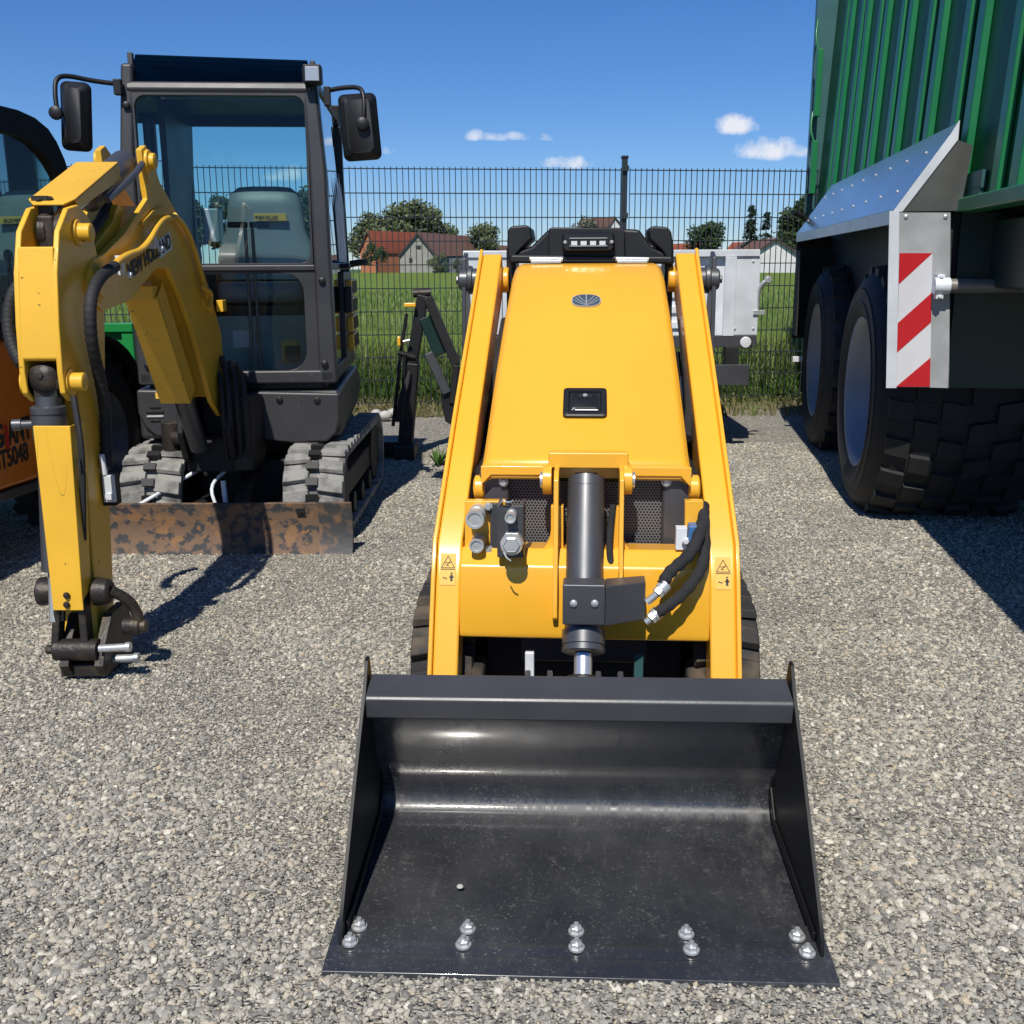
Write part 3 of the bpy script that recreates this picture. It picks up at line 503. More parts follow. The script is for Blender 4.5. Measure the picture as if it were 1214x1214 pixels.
for i,x in enumerate((-.432,-.217,-.004,.210,.424)):
    for y in (.072,.116):
        z=.0200+(y-.060)*.064; k=MB(B_); xx=x*(1.012 if y<.1 else .99); k.cyl((xx,y,z-.001),(xx,y,z+.003),.0155,n=24); k.loft([k.ring((xx,y,z+.003),(0,0,1),.0122,6,i*.5),k.ring((xx,y,z+.011),(0,0,1),.0122,6,i*.5),k.ring((xx,y,z+.013),(0,0,1),.0100,6,i*.5)]); k.cyl((xx,y,z+.0125),(xx,y,z+.020),.0052,.0048,n=12); k.build('bolt','zinc',BK)
# back brackets of bucket
k=MB(B_); 
for x in (-.11,-.06,.05,.10): k.prx([(.57,.10),(.50,.33),(.48,.37),(.56,.385),(.62,.30),(.63,.15)],x-.006,x+.006)
k.build('bucket_bracket','anth',BK,bev=.002)
# ---- arms
def arm(s):
    pts=[(.74,.10),(.90,.48),(.945,.580),(1.34,.858),(2.02,1.325)]   # front edge
    bk=[(.84,.06),(.985,.42),(1.03,.505),(1.42,.76),(2.06,1.20)]
    hx=[.386,.385,.384,.377,.362]
    k=MB(L_); R=[]; wd=.066
    for (y,z),(y2,z2),h in zip(pts,bk,hx): R.append([Vector((s*h,y,z)),Vector((s*(h-wd),y,z)),Vector((s*(h-wd),y2,z2)),Vector((s*h,y2,z2))])
    # smooth the knee
    k.loft(R); a=k.build('lift_arm','yellow',LT,bev=.008,seg=3)
    k=MB(L_); R=[]
    for (y,z),(y2,z2),h in zip(pts,bk,hx):
        d=(Vector((y,z))-Vector((y2,z2))).normalized()*.016; R.append([Vector((s*(h+.010),y+d.x,z+d.y)),Vector((s*(h-.001),y+d.x,z+d.y)),Vector((s*(h-.001),y2-d.x,z2-d.y)),Vector((s*(h+.010),y2-d.x,z2-d.y))])
    k.loft(R); k.build('arm_flange','yellow',a,bev=.003)
    # round end boss + pin at the top
    k=MB(L_); k.lathe((s*.355,2.055,1.235),(-s,0,0),[(0,.05),(.035,.05),(.045,.044),(.075,.044),(.08,.04)]); k.build('pivot_boss','yellow',a,bev=.002)
    k=MB(L_); k.lathe((s*.372,2.06,1.235),(s,0,0),[(0,.04),(.03,.04),(.032,.048),(.045,.050),(.05,.036),(.075,.036),(.08,.030)]); k.bolt((s*.452,2.06,1.235),(s,0,0),.016,.01); k.build('pivot_pin','cylpaint',a,bev=.002)
    # warning decal, lying on the front of the lower leg
    y0,z0=.868+.012,.41+.03
    d=Vector((0,.16,.38)).normalized(); nn=Vector((0,-d.z,d.y))
    c0=Vector((s*.363,.905,.50))+nn*.0012+d*.035; uv=lambda u,v,l=0:c0+Vector((u,0,0))+d*v+nn*l
    c0=Vector((s*.353,.9147,.515))+nn*.0012
    k=MB(L_); k.hexa([uv(-.020,-.04),uv(.020,-.04),uv(.020,.043),uv(-.020,.043)],[uv(-.020,-.04,.0006),uv(.020,-.04,.0006),uv(.020,.043,.0006),uv(-.020,.043,.0006)]); dc=k.build('warning_decal','decal',LT); dc['label']='yellow warning decal with black triangle and crushing symbol'
    k=MB(L_)
    def ln(u0,v0,u1,v1,w=.0009):
        a_=uv(u0,v0,.0008);b_=uv(u1,v1,.0008); t=(b_-a_).normalized().cross(nn)*w; k.hexa([a_-t,b_-t,b_+t,a_+t],[p+nn*.0004 for p in (a_-t,b_-t,b_+t,a_+t)])
    for q in ((-.017,.005,.017,.005),(.017,.005,0,.036),(0,.036,-.017,.005),(-.019,.001,.019,.001),(-.008,.018,.007,.018),(-.004,.011,.006,.022),(.002,.010,-.006,.013),(-.012,-.022,-.002,-.022),(-.012,-.022,-.009,-.019),(-.002,-.022,-.005,-.025)): ln(*q)
    ln(.010,-.03,.010,-.012,.003); ln(.004,-.019,.016,-.019,.0018); ln(.010,-.010,.010,-.007,.0028); k.build('print','ink',dc)
    return a
arm(-1);arm(1)
# ---- cross box and front plate
k=MB(L_); k.prx([(.862,.350),(.858,.368),(.885,.535),(.93,.572),(1.04,.560),(1.04,.36),(.93,.345)],-.319,.319); k.build('cross_box','yellow',LT,bev=.006,seg=3)
def fpts(pl,y): return [L_.at(px,py,y=y) for px,py in pl]
def rc(cx,cy,r,a0,a1,n=7): return [(cx+r*cos(radians(a0+(a1-a0)*i/n)),cy+r*sin(radians(a0+(a1-a0)*i/n))) for i in range(n+1)]
Y0=.950
lp=[(551,684),(551,594),(599,594),(599,661),(622,661)]+rc(622,628,31,88,0)+[(653,600),(668,600),(668,684)]
k=MB(L_); k.prism(fpts(lp,Y0),(0,.028,0)); k.build('front_plate','yellow',LT,bev=.002)
rp=[(722,684),(722,606),(736,600)]+[(737,602)]+rc(765,630,28,180,90)+[(806,659),(812,640),(812,594),(834,594),(834,684)]
k=MB(L_); k.prism(fpts(rp,Y0),(0,.028,0)); k.build('front_plate','yellow',LT,bev=.002)
# vertical ribs beside the cylinder
for (pa,pb,pt,pbm) in ((656,662,558,737),(733.5,739,558,690)):
    a=L_.at(pa,640,y=.90);b=L_.at(pb,640,y=.90); zt=L_.at(pa,pt,y=.93).z; zb=L_.at(pa,pbm,y=.84).z
    k=MB(L_); k.prx([(1.05,zt),(.93,zt),(.905,zt-.02),(.885,.60),(.845,.50),(.835,zb+.01),(.85,zb),(.93,zb),(1.05,.6)],a.x,b.x); k.build('rib_plate','yellow',LT,bev=.003)
# ---- radiator area
k=MB(L_); k.box(-.215,.235,1.10,1.11,.45,.76); k.build('radiator_grille','perf',LT)
for x0,x1,px in ((-.285,-.205,597),(.205,.285,790)):
    k=MB(L_); k.box(x0,x1,1.07,1.099,.45,.75); r=k.build('grille_post','cylpaint',LT,bev=.012,seg=3); p=L_.at(px,571.5,y=1.07); k=MB(L_); k.bolt(p,(0,-1,0),.0105,.012); k.build('bolt','zinc',r)
k=MB(L_); k.box(-.30,.30,1.115,2.05,.40,.74); k.build('engine_bay','dark',LT)
# ---- hood
rings=[]
pr=[(1.045,.735,.275,.02),(1.045,.768,.275,.035),(1.052,.782,.275,.05),(1.066,.790,.275,.08),(1.10,.808,.274,.14),(1.40,.988,.268,.16),(1.64,1.132,.260,.17),(1.84,1.250,.251,.17),(1.90,1.279,.247,.17),(1.935,1.288,.244,.17),(1.975,1.290,.242,.17)]
for y,z,hw,dr in pr:
    q=[(-hw-.004,-dr),(-hw,-.4*min(dr,.06)),(-hw+.004,-.014),(-hw+.012,-.005),(-hw+.024,0)]; q=q+[(-a,b) for a,b in q[::-1]]
    rings.append([Vector((a+.0,y+(-b*.55),z+b*.83)) for a,b in q])
k=MB(L_); n=len(rings[0]); k.loft(rings,cap=False,closed=False)
# inner skin for thickness
ir=[[p+Vector((-.004*(1 if p.x>0 else -1) ,.006,-.006)) for p in r] for r in rings]; k.loft(ir,cap=False,closed=False)
HD=k.build('hood','yellow',LT,sharp=60)
k=MB(L_); k.prism([Vector((x,1.040,z)) for x,z in ((-.277,.713),(-.250,.742),(.250,.742),(.277,.713),(.277,.766),(-.277,.766))],(0,.01,0)); k.build('hood_lip','yellow',HD,bev=.002)
# centre crossbar over the cylinder and its lugs
a=L_.at(650,541,y=1.00);b=L_.at(745,556,y=1.00); k=MB(L_); k.box(a.x,b.x,1.00,1.039,b.z,a.z+.01); k.build('hinge_crossbar','yellow',LT,bev=.004)
for pa,m_ in ((649,'yellow'),(744,'yellow')):
    p=L_.at(pa,569,y=1.0); k=MB(L_); k.cyl(p+Vector((-.012,0,0)),p+Vector((.012,0,0)),.038,n=28); k.box(p.x-.011,p.x+.011,p.y-.01,1.09,p.z-.02,p.z+.036); q=k.build('hinge_lug','yellow',LT,bev=.003); s=-1 if pa<700 else 1
    k=MB(L_); k.lathe(p+Vector((s*.012,0,0)),(s,0,0),[(0,.022),(.006,.022),(.008,.017)]) ; k.build('pin','chrome',q)
for px_,s in ((569,-1),(822,1)):
    p=L_.at(px_,578,y=1.09); k=MB(L_); k.lathe(p-Vector((.016*1,0,0)),(1,0,0),[(0,.024),(.004,.034),(.028,.034),(.032,.024)]); k.box(p.x-.012,p.x+.012,p.y-.01,p.y+.03,p.z-.07,p.z); k.build('side_lug','yellow',LT,bev=.003)
# ---- logo (oval leaf emblem) and latch on hood
d=Vector((0,.24,.144)).normalized(); nn=Vector((0,-d.z,d.y))
def hp(px,py,l=0):  # point on the hood plane
    o=L_.I@Vector((0,0,EYE)); r=L_.I.to_3x3()@ray(px,py); P0=Vector((0,1.40,.988)); t=(P0-o).dot(nn)/r.dot(nn); return o+r*t+nn*l
c=hp(695,357.5,.004); U=Vector((1,0,0)); ov=lambda u,v,l=0:c+U*u+d*v+nn*l
def oval(k,rx,rz,l0,l1,n=40):
    P=[(copysign(abs(cos(2*pi*i/n))**.8,cos(2*pi*i/n))*rx,copysign(abs(sin(2*pi*i/n))**.8,sin(2*pi*i/n))*rz) for i in range(n)]; k.loft([[ov(u,v,l0) for u,v in P],[ov(u,v,l1) for u,v in P]])
k=MB(L_); oval(k,.0465,.0345,-.004,.0012); lg=k.build('leaf_emblem','silverp',HD); k=MB(L_); oval(k,.0435,.0318,.0012,.0022); k.build('emblem_field','logo',lg)
k=MB(L_)
def st(a,b,w=.0011):
    A=ov(*a,.0022);B=ov(*b,.0022); t=(B-A).normalized().cross(nn)*w; k.hexa([A-t,B-t,B+t,A+t],[p+nn*.0006 for p in (A-t,B-t,B+t,A+t)])
st((0,-.031),(0,.031),.0015)
for s in(-1,1):
    for v0,u1,v1 in ((-.024,.036,.0165),(-.012,.026,.0255),(-.030,.0415,.003)): 
        m1=(s*u1*.45,v0+(v1-v0)*.32); st((0,v0),m1); st(m1,(s*u1,v1))
k.build('emblem_lines','silverp',lg)
c=hp(693.5,479.5,.0); 
def rr(hw,hh,r,n=5):
    P=[]
    for cx,cy,a in ((hw-r,hh-r,0),(-hw+r,hh-r,90),(-hw+r,-hh+r,180),(hw-r,-hh+r,270)): P+=[(cx+r*cos(radians(a+90*i/n)),cy+r*sin(radians(a+90*i/n))) for i in range(n+1)]
    return P
k=MB(L_); o_=[rr(.061,.063,.012),rr(.061,.063,.012),rr(.057,.059,.01),rr(.046,.047,.006),rr(.043,.044,.006)]; lv=[-.004,.010,.0125,.0125,.0045]
k.loft([[ov(u,v,l) for u,v in q] for q,l in zip(o_,lv)]); LA=k.build('hood_latch','black',HD,sharp=30)
k=MB(L_); k.loft([[ov(u,v+.004,l) for u,v in rr(.034,.033,.004)] for l in (.004,.009)]+[[ov(u,v+.004,.0105) for u,v in rr(.031,.030,.004)]]); pd=k.build('paddle','black',LA)
k=MB(L_); k.loft([[ov(u,v+.024,l) for u,v in rr(.020,.007,.003)] for l in (.0106,.0122)]); k.build('lock_plate','dark',pd); k=MB(L_); k.cyl(ov(0,.024,.012),ov(0,.024,.0155),.0065,n=16); k.build('lock','zinc',pd)
k=MB(L_); k.tube([ov(-.036,-.036,.009),ov(.036,-.036,.009)],.0022,8); k.build('pin','zinc',LA); k=MB(L_); k.cyl(ov(-.031,-.036,.011),ov(-.031,-.036,.015),.004,n=10); k.build('bolt','zinc',LA)
# ---- silver hinges
for a_,b_ in ((628,667),(730,769)):
    A=L_.at(a_,307,y=1.95);B=L_.at(b_,307.6,y=1.95); k=MB(L_); k.cyl(A,B,.0075,n=14); k.box(A.x+.005,B.x-.005,1.935,1.965,A.z-.014,A.z-.006); k.build('hood_hinge','zinc',HD,bev=.001)
# ---- rear console
YC=2.06
k=MB(L_); k.prism(fpts([(604,309),(606,300),(630,292),(648,274),(655,270.5),(735,271),(758,272),(772,292),(795,302),(800,311)],YC),(0,.22,0)); CN=k.build('console','black',LT,bev=.012,seg=3)
k=MB(L_); k.prism(fpts([(650,272),(653,269.5),(736,270),(741,273),(741,309),(650,309)],YC-.03),(0,.06,0)); k.build('console_top','black',CN,bev=.008)
k=MB(L_); k.prism(fpts([(603,312),(605,302),(797,304),(800,313)],YC-.06),(0,.12,0)); k.build('console_lip','black',CN,bev=.008)
for pl in ([(602,305),(601,286),(602,272),(606,268),(624,266.5),(629,270),(631,283),(617,296),(607,309)],[(798,308),(798,289),(796,274),(791,269),(774,267.5),(769,271),(770,284),(785,297),(793,311)]):
    k=MB(L_); k.prism(fpts(pl,YC-.01),(0,.25,0)); k.build('shoulder','black',CN,bev=.014,seg=3)
for (a_,b_,t_) in ((600,611,300),(789,799,300)):
    A=L_.at(a_,300,y=YC);B=L_.at(b_,300,y=YC); k=MB(L_); k.box(A.x,B.x,YC+.01,YC+.2,.8,A.z+.02); k.build('side_panel','black',CN,bev=.006)
A=L_.at(667,276,y=YC-.045);Bq=L_.at(728,298.5,y=YC-.045); cx=(A.x+Bq.x)/2;cz=(A.z+Bq.z)/2;hw=(Bq.x-A.x)/2;hh=(A.z-Bq.z)/2
k=MB(L_); k.loft([[Vector((cx+u,y,cz+v)) for u,v in rr(hw-i,hh-i,.012)] for y,i in ((YC-.02,0),(YC-.075,0),(YC-.085,.006))]); LM=k.build('work_light','black',CN)
k=MB(L_); k.loft([[Vector((cx+u,y,cz+v)) for u,v in rr(hw*.76,hh*.52,.004)] for y in (YC-.085,YC-.090)]); k.build('lens','black',LM)
for i in range(4): x=cx-hw*.54+i*hw*.36; k=MB(L_); k.box(x-.010,x+.010,YC-.0925,YC-.0901,cz-hh*.32,cz+hh*.10); k.build('led','led',LM)
k=MB(L_)
k.box(cx-hw*.72,cx+hw*.72,YC-.092,YC-.0904,cz+hh*.36,cz+hh*.44); k.box(cx-hw*.72,cx+hw*.72,YC-.092,YC-.0904,cz-hh*.44,cz-hh*.36); k.build('lens_ribs','zinc',LM)
for s in(-1,1): k=MB(L_); k.bolt(Vector((cx+s*hw*.89,YC-.084,cz)),(0,-1,0),.005,.007); k.build('screw','zinc',LM)
# ---- rear uprights and frame
for s in(-1,1):
    k=MB(L_); k.prx([(2.10,.35),(2.0,.8),(2.03,1.20),(2.05,1.31),(2.12,1.33),(2.16,1.2),(2.30,.8),(2.30,.35)],s*.425,s*.440); u=k.build('rear_upright','anth',LT,bev=.004)
    k=MB(L_); k.prx([(1.10,.42),(1.10,.60),(1.9,1.0),(2.1,.9),(2.1,.42)],s*.300,s*.312); k.build('inner_side_plate','dark',LT,bev=.003)
    # lift cylinder between arm and body
    k=MB(L_); k.cyl((s*.325,1.25,.60),(s*.325,1.75,.92),.026); c_=k.build('lift_cylinder','cylpaint',LT); k=MB(L_); k.cyl((s*.325,1.75,.92),(s*.325,1.95,1.05),.014); k.build('piston_rod','chrome',c_)
k=MB(L_); k.box(-.27,.27,1.02,2.1,.17,.46); k.box(-.30,.30,1.6,2.2,.10,.40); k.build('chassis','dark',LT,bev=.01)
k=MB(L_); k.box(-.17,.17,.985,1.018,.24,.34); k.build('front_crossmember','anth',LT,bev=.005)
for px_ in (628,757): p=L_.at(px_,790,y=.90); k=MB(L_); k.box(p.x-.012,p.x+.012,.89,.915,.10,.30); k.build('front_stay','galv' if px_<700 else 'steelblue',LT,bev=.003)
for px_ in (563,826): p=L_.at(px_,785,y=.93); k=MB(L_); k.box(p.x-.026,p.x+.026,.86,1.0,.12,.245,Matrix.Rotation(.25,3,'X')); k.build('track_guide','rubbrown',LT,bev=.012,seg=3)
# ---- tracks
def track(fr,par,x0,x1,c1,c2,th,lugm,pitch,lugh,slots=False,nb=12,wheelm='dark',flank=None):
    (ya,za,ra),(yb,zb,rb)=c1,c2; pts=[]
    for i in range(nb+1): a=pi/2+pi*i/nb; pts.append((ya+ra*cos(a),za+ra*sin(a)))
    for i in range(nb+1): a=-pi/2+pi*i/nb; pts.append((yb+rb*cos(a),zb+rb*sin(a)))
    P=[Vector(p) for p in pts]; P.append(P[0]); k=MB(fr)
    def inn(p): 
        c=Vector((ya,za)) if p.y is None else None
    cen=Vector(((ya+yb)/2,(za+zb)/2)); 
    R=[]
    for i,p in enumerate(P[:-1]):
        t=(P[(i+1)%len(P[:-1])]-P[i-1]).normalized(); nn=Vector((-t.y,t.x)); 
        if nn.dot(p-cen)<0: nn=-nn
        q=p-nn*th; R.append([Vector((x0,p.x,p.y)),Vector((x1,p.x,p.y)),Vector((x1,q.x,q.y)),Vector((x0,q.x,q.y))])
    R.append(R[0]); k.loft(R,cap=False)
    # lugs along the belt
    seg=[];tot=0
    for a,b in zip(P,P[1:]): seg.append((tot,a,b)); tot+=(b-a).length
    n=int(tot/pitch); hw=(x1-x0)/2; xm=(x0+x1)/2
    for j in range(n):
        for half in (0,1):
            s_=(j+.5*half)*tot/n
            for t0,a,b in seg:
                if t0<=s_<=t0+(b-a).length+1e-9: break
            d=(b-a).normalized(); p=a+d*(s_-t0); nn=Vector((-d.y,d.x)); 
            if nn.dot(p-cen)<0: nn=-nn
            l=pitch*.38; xa,xb=(x0,xm-hw*(.12 if slots else -.1)) if half==0 else (xm+hw*(.12 if slots else -.1),x1)
            sh=.18*pitch
            def P3(x,u,v): return Vector((x,p.x+d.x*u+nn.x*v,p.y+d.y*u+nn.y*v))
            o_=(sh,0) if half==0 else (0,sh)
            k.hexa([P3(xa,-l+o_[0],-.002),P3(xb,-l+o_[1],-.002),P3(xb,l+o_[1],-.002),P3(xa,l+o_[0],-.002)],[P3(xa+.004,-l*.8+o_[0],lugh),P3(xb-.004,-l*.8+o_[1],lugh),P3(xb-.004,l*.8+o_[1],lugh),P3(xa+.004,l*.8+o_[0],lugh)])
    T=k.build('track',lugm,par,sharp=30,bev=.004,seg=1)
    w0,w1=(x0+.03,x1-.03); k=MB(fr); k.cyl((w0,ya,za),(w1,ya,za),ra-th-.004,n=28); k.build('idler_wheel',wheelm,T,bev=.006)
    k=MB(fr); k.cyl((w0,yb,zb),(w1,yb,zb),rb-th-.004,n=28); k.build('drive_wheel',wheelm,T,bev=.006)
    k=MB(fr); k.box(w0+.01,w1-.01,ya,yb,za-.07,za+.05); k.build('track_frame',flank or wheelm,T,bev=.01)
    for i in range(3): yy=ya+(yb-ya)*(i+1)/4; k=MB(fr); k.cyl((w0-.008,yy,.075+th),(w1+.008,yy,.075+th),.055,n=20); k.build('roller',wheelm,T,bev=.004)
    return T
for s in(-1,1): track(L_,LT,s*.29 if s>0 else -.462,.462 if s>0 else -.29,(1.10,.20,.175),(1.95,.22,.195),.025,'rubbrown',.085,.022)
# ---- tilt cylinder
p0=L_.at(695,567,y=1.015); p1=L_.at(692,752,y=.80); ax=(p1-p0).normalized(); r=.048
k=MB(L_); k.lathe(p0,ax,[(0,.038),(.003,r),(.03,r),(.031,r*.985),(.033,r*.985),(.034,r),((p1-p0).length,r)],36); TC=k.build('tilt_cylinder','cylpaint',LT,sharp=30)
q=L_.at(692,747,y=.80); k=MB(L_); k.lathe(q,ax,[(0,.050),(.002,.054),(.038,.054),(.040,.051),(.043,.051),(.044,.054),(.055,.054),(.058,.046)],36); k.build('gland','cylpaint',TC)
k=MB(L_); k.cyl(q+ax*.06,q+ax*.27,.0225,n=24); k.build('piston_rod','chrome',TC)
k=MB(L_); k.cyl(q+ax*.115,q+ax*.20,.042,n=20); k.box(q.x-.08,q.x+.10,.66,.70,.20,.285); k.build('rod_clevis','grime',TC,bev=.006)
k=MB(L_); k.cyl(p0+Vector((-.09,.05,-.0)),p0+Vector((.09,.05,0)),.018); k.box(p0.x-.03,p0.x+.03,p0.y+.02,p0.y+.08,p0.z-.02,p0.z+.01); k.build('cylinder_eye','dark',TC,bev=.004)
# box bracket in front
A=L_.at(667,693,y=.735);Bq=L_.at(717,742,y=.735);Cq=L_.at(765,744,y=.765)
k=MB(L_); k.prism([Vector((A.x,.735,Bq.z)),Vector((Bq.x,.735,Bq.z)),Vector((Bq.x,.735,A.z)),Vector((A.x,.735,A.z))],(0,.06,0)); CB=k.build('cylinder_cover','cylpaint',LT,bev=.004)
k=MB(L_); zt=A.z-.004;zb=Bq.z-.002; k.hexa([Vector((Bq.x+.0005,.736,zb)),Vector((Cq.x,.79,zb)),Vector((Cq.x,.79,zt-.004)),Vector((Bq.x+.0005,.736,zt))],[Vector((Bq.x+.0005,.806,zb)),Vector((Cq.x,.85,zb)),Vector((Cq.x,.85,zt-.004)),Vector((Bq.x+.0005,.806,zt))]); k.build('cover_wing','anth',CB,bev=.003)
for px_ in (680,705): p=L_.at(px_,715.5,y=.735); k=MB(L_); k.lathe(p,(0,-1,0),[(0,.0095),(.004,.0085),(.006,.005)],18); k.build('rivet','zinc',CB)
# ---- left bracket & pins
def pt(px,py,y): return L_.at(px,py,y=y)
k=MB(L_); k.prism([pt(*q,.93) for q in ((576,597),(590,597),(590,660),(576,660),(575,654),(581,648),(581,610),(575,603))],(0,.012,0)); BR=k.build('coupler_bracket','anth',LT,bev=.002)
a=pt(589,599,.865);b=pt(621,661,.865); k=MB(L_); k.box(a.x,b.x,.862,.870,b.z,a.z); k.build('bracket_face','anth',BR,bev=.002); k=MB(L_); k.box(a.x,a.x+.008,.8705,.942,b.z,a.z); k.build('bracket_side','anth',BR,bev=.002)
k=MB(L_); k.box(b.x-.008,b.x,.8705,.942,b.z,a.z); k.build('bracket_side','anth',BR,bev=.002)
for px_,py_ in ((579,600.5),(579.5,651)): k=MB(L_); k.bolt(pt(px_,py_,.93),(0,-1,0),.0085,.012); k.build('bolt','zinc',BR)
def coupl(px_,py_,y,r,l,par,base=None):
    p=pt(px_,py_,y-l); k=MB(L_); k.lathe(p,(0,1,0),[(0,r*.3),(.0005,r*.72),(-.004,r*.74),(-.004,r*.98),(.004,r),(.012,r),(.014,r*.86),(l*.5,r*.86),(l*.52,r*.95),(l+.01,r*.95)],28); k.build('hydraulic_coupler','zinc',par)
coupl(563,616,.95,.024,.085,LT); coupl(565,647,.95,.019,.065,LT); coupl(605,614,.865,.014,.05,BR)
p=pt(606,647,.80); k=MB(L_); k.lathe(p,(0,1,0),[(0,.005),(.0005,.018),(-.002,.020),(.004,.023),(.02,.023),(.021,.030),(.03,.031),(.035,.027),(.065,.027)],6); k.build('hydraulic_coupler','zinc',BR,bev=.002); k=MB(L_); k.lathe(p+Vector((0,.005,0)),(0,1,0),[(0,.026),(.006,.028),(.01,.026),(.012,.024)],28); k.build('coupler_ring','zinc',BR)
k=MB(L_); k.tube([pt(592,598,.86),pt(596,593,.85),pt(602,596,.85),pt(608,594,.86)],.002,8,2); k.build('cotter_clip','zinc',BR); k=MB(L_); k.tube([pt(597,655,.79),pt(601,662,.785),pt(606,665,.785)],.002,8,2); k.build('cotter_clip','zinc',BR)
# ---- right block & hoses
a=pt(817,624,.90);b=pt(834,655,.90); k=MB(L_); k.box(a.x,b.x,.90,.945,b.z,a.z); BL=k.build('valve_block','blue',LT,bev=.003)
k=MB(L_); k.bolt(pt(813,641,.91),(0,-1,0),.008,.012); k.box(a.x-.03,a.x-.002,.92,.95,b.z,a.z-.01); k.build('fitting','galv',BL,bev=.002)
def hose(pts,r):
    k=MB(L_); k.tube(pts,lambda s:r*(1+.07*sin(s*60)),12,3); return k.build('hydraulic_hose','hose',LT)
h1=hose([pt(834,600,1.04),pt(834,618,.95),pt(828,637,.87),pt(820,655,.85),pt(806,668,.83),pt(792,680,.81),pt(786,693,.80)],.0155)
h2=hose([pt(833,600,.97),pt(836,640,.90),pt(834,670,.86),pt(822,690,.83),pt(806,708,.81),pt(790,720,.80),pt(778,727,.79)],.0148)
for p_,q_,e_ in (((790,692),(779,704),(767,714)),((781,725),(771,734),(766,738))):
    P=pt(*p_,.80);Q=pt(*q_,.79);E_=pt(*e_,.79); k=MB(L_); k.tube([P,P*.4+Q*.6],.0168,16); k.tube([P*.4+Q*.6,Q],.0150,6); k.tube([Q,E_],.009,12); k.build('hose_ferrule','zinc',h1 if p_[0]>785 else h2)
k=MB(L_); k.tube([pt(727,598,.95),pt(722,640,.93),pt(724,670,.90),pt(730,700,.88)],.009,10,2); k.build('hydraulic_hose','hose',LT)
k=MB(L_); k.tube([pt(600,560,1.2),pt(585,450,1.5),pt(598,380,1.85)],.012,8,1); k.build('hydraulic_hose','rubber',LT); k=MB(L_); k.tube([pt(815,520,1.3),pt(818,470,1.5),pt(808,380,1.85)],.014,8,1); k.build('hydraulic_hose','rubber',LT)
# ================================================================== mini excavator (left)
E_=Frame(-1.30,4.9,0); U=Frame(-1.31,5.0,4.0)
ET=thing('mini_excavator','mini excavator with grey cab, worn yellow digging arm and rusty dozer blade','excavator',E_)
def upt(px,py,v=0): return U.at(px,py,y=v)
def ubox(k,pa,pb,v0,v1,v=None):
    v=v0 if v is None else v; a=upt(*pa,v);b=upt(*pb,v); k.box(min(a.x,b.x),max(a.x,b.x),v0,v1,min(a.z,b.z),max(a.z,b.z))
# ---- undercarriage
BL0=MB(W); a=W.at(118,655,z=0);b=W.at(413,658,z=0); yb=4.60
def bladeprof(x0,x1,k): k.prx([(yb-.01,.0),(yb+.02,.06),(yb+.025,.14),(yb+.0,.238),(yb+.02,.24),(yb+.05,.14),(yb+.045,.05),(yb+.01,.0)],x0,x1)
k=MB(W); bladeprof(-1.93,-.735,k); BD=k.build('dozer_blade','rust',ET,bev=.002)
k=MB(W); bladeprof(-.885,-.733,k); 
for i,v in enumerate(k.v): v.y-=.004
k.build('repair_plate','rust2',BD); k=MB(W); k.box(-.985,-.945,yb-.004,yb+.012,.195,.213); k.build('slot','black',BD)
for x in (-1.5,-1.12): k=MB(W); k.box(x-.03,x+.03,yb+.03,5.2,.10,.19); k.build('blade_arm','dark',BD,bev=.005)
k=MB(W); k.cyl((-1.25,yb+.05,.19),(-1.27,5.0,.34),.038,n=20); c_=k.build('blade_cylinder','grime',ET); 
k=MB(W); k.tube([(-1.36,yb+.06,.20),(-1.40,yb+.1,.3),(-1.35,yb+.2,.35)],.008,8,2); k.tube([(-1.72,yb+.05,.22),(-1.45,yb+.3,.37)],.009,8); k.tube([(-1.33,yb+.1,.22),(-1.34,yb+.12,.32)],.012,8); k.build('hydraulic_pipe','galv',ET)
for x0,x1,l in ((-1.83,-1.545,0),(-1.07,-.785,1)):
    track(W,ET,x0,x1,(4.93,.225,.20),(6.10,.225,.20),.03,'rubdust',.095,.02,slots=True,flank='dark')
for sx in (-1.69,-.93):
    for i in range(9):
        an=pi*.5+pi*i/9+.12; y=4.93+.222*cos(an); z=.225+.222*sin(an); k=MB(W); k.box(sx-.028,sx+.028,y-.012,y+.012,z-.018,z+.018,Matrix.Rotation(an-pi,3,'X')); k.build('track_slot','black',ET)
k=MB(W); k.box(-1.545,-1.07,5.05,6.0,.13,.36); k.cyl((-1.3,5.55,.36),(-1.3,5.55,.47),.33,n=36); k.build('undercarriage_frame','dark',ET,bev=.01)
# ---- upper body: front panels
def panel(pl,v,d,m,name,bev=.02,par=None,seg=3): k=MB(U); k.prism([upt(px,py,v) for px,py in pl],(0,d,0)); return k.build(name,m,par or ET,bev=bev,seg=seg)
panel([(161,462),(232,463),(232,500),(212,520),(186,518),(172,508),(163,490)],.0,.3,'cabpaint','lower_front_panel',.014)
panel([(300,464),(402.5,466),(403,500),(399,514),(388,524),(345,526),(308,522)],.0,.3,'cabpaint','lower_front_panel',.014)
panel([(230,463),(302,464),(306,522),(232,516)],.10,.2,'dark','swing_recess',.005)
# counter body to the rear (right flank visible)
k=MB(U); fl=[(.02,.475),(.02,.70),(1.20,.71),(1.38,.66),(1.38,.55),(1.25,.50),(.3,.46)]; k.prx(fl,-.49,.475); k.build('body_skirt','cabpaint',ET,bev=.02,seg=3)
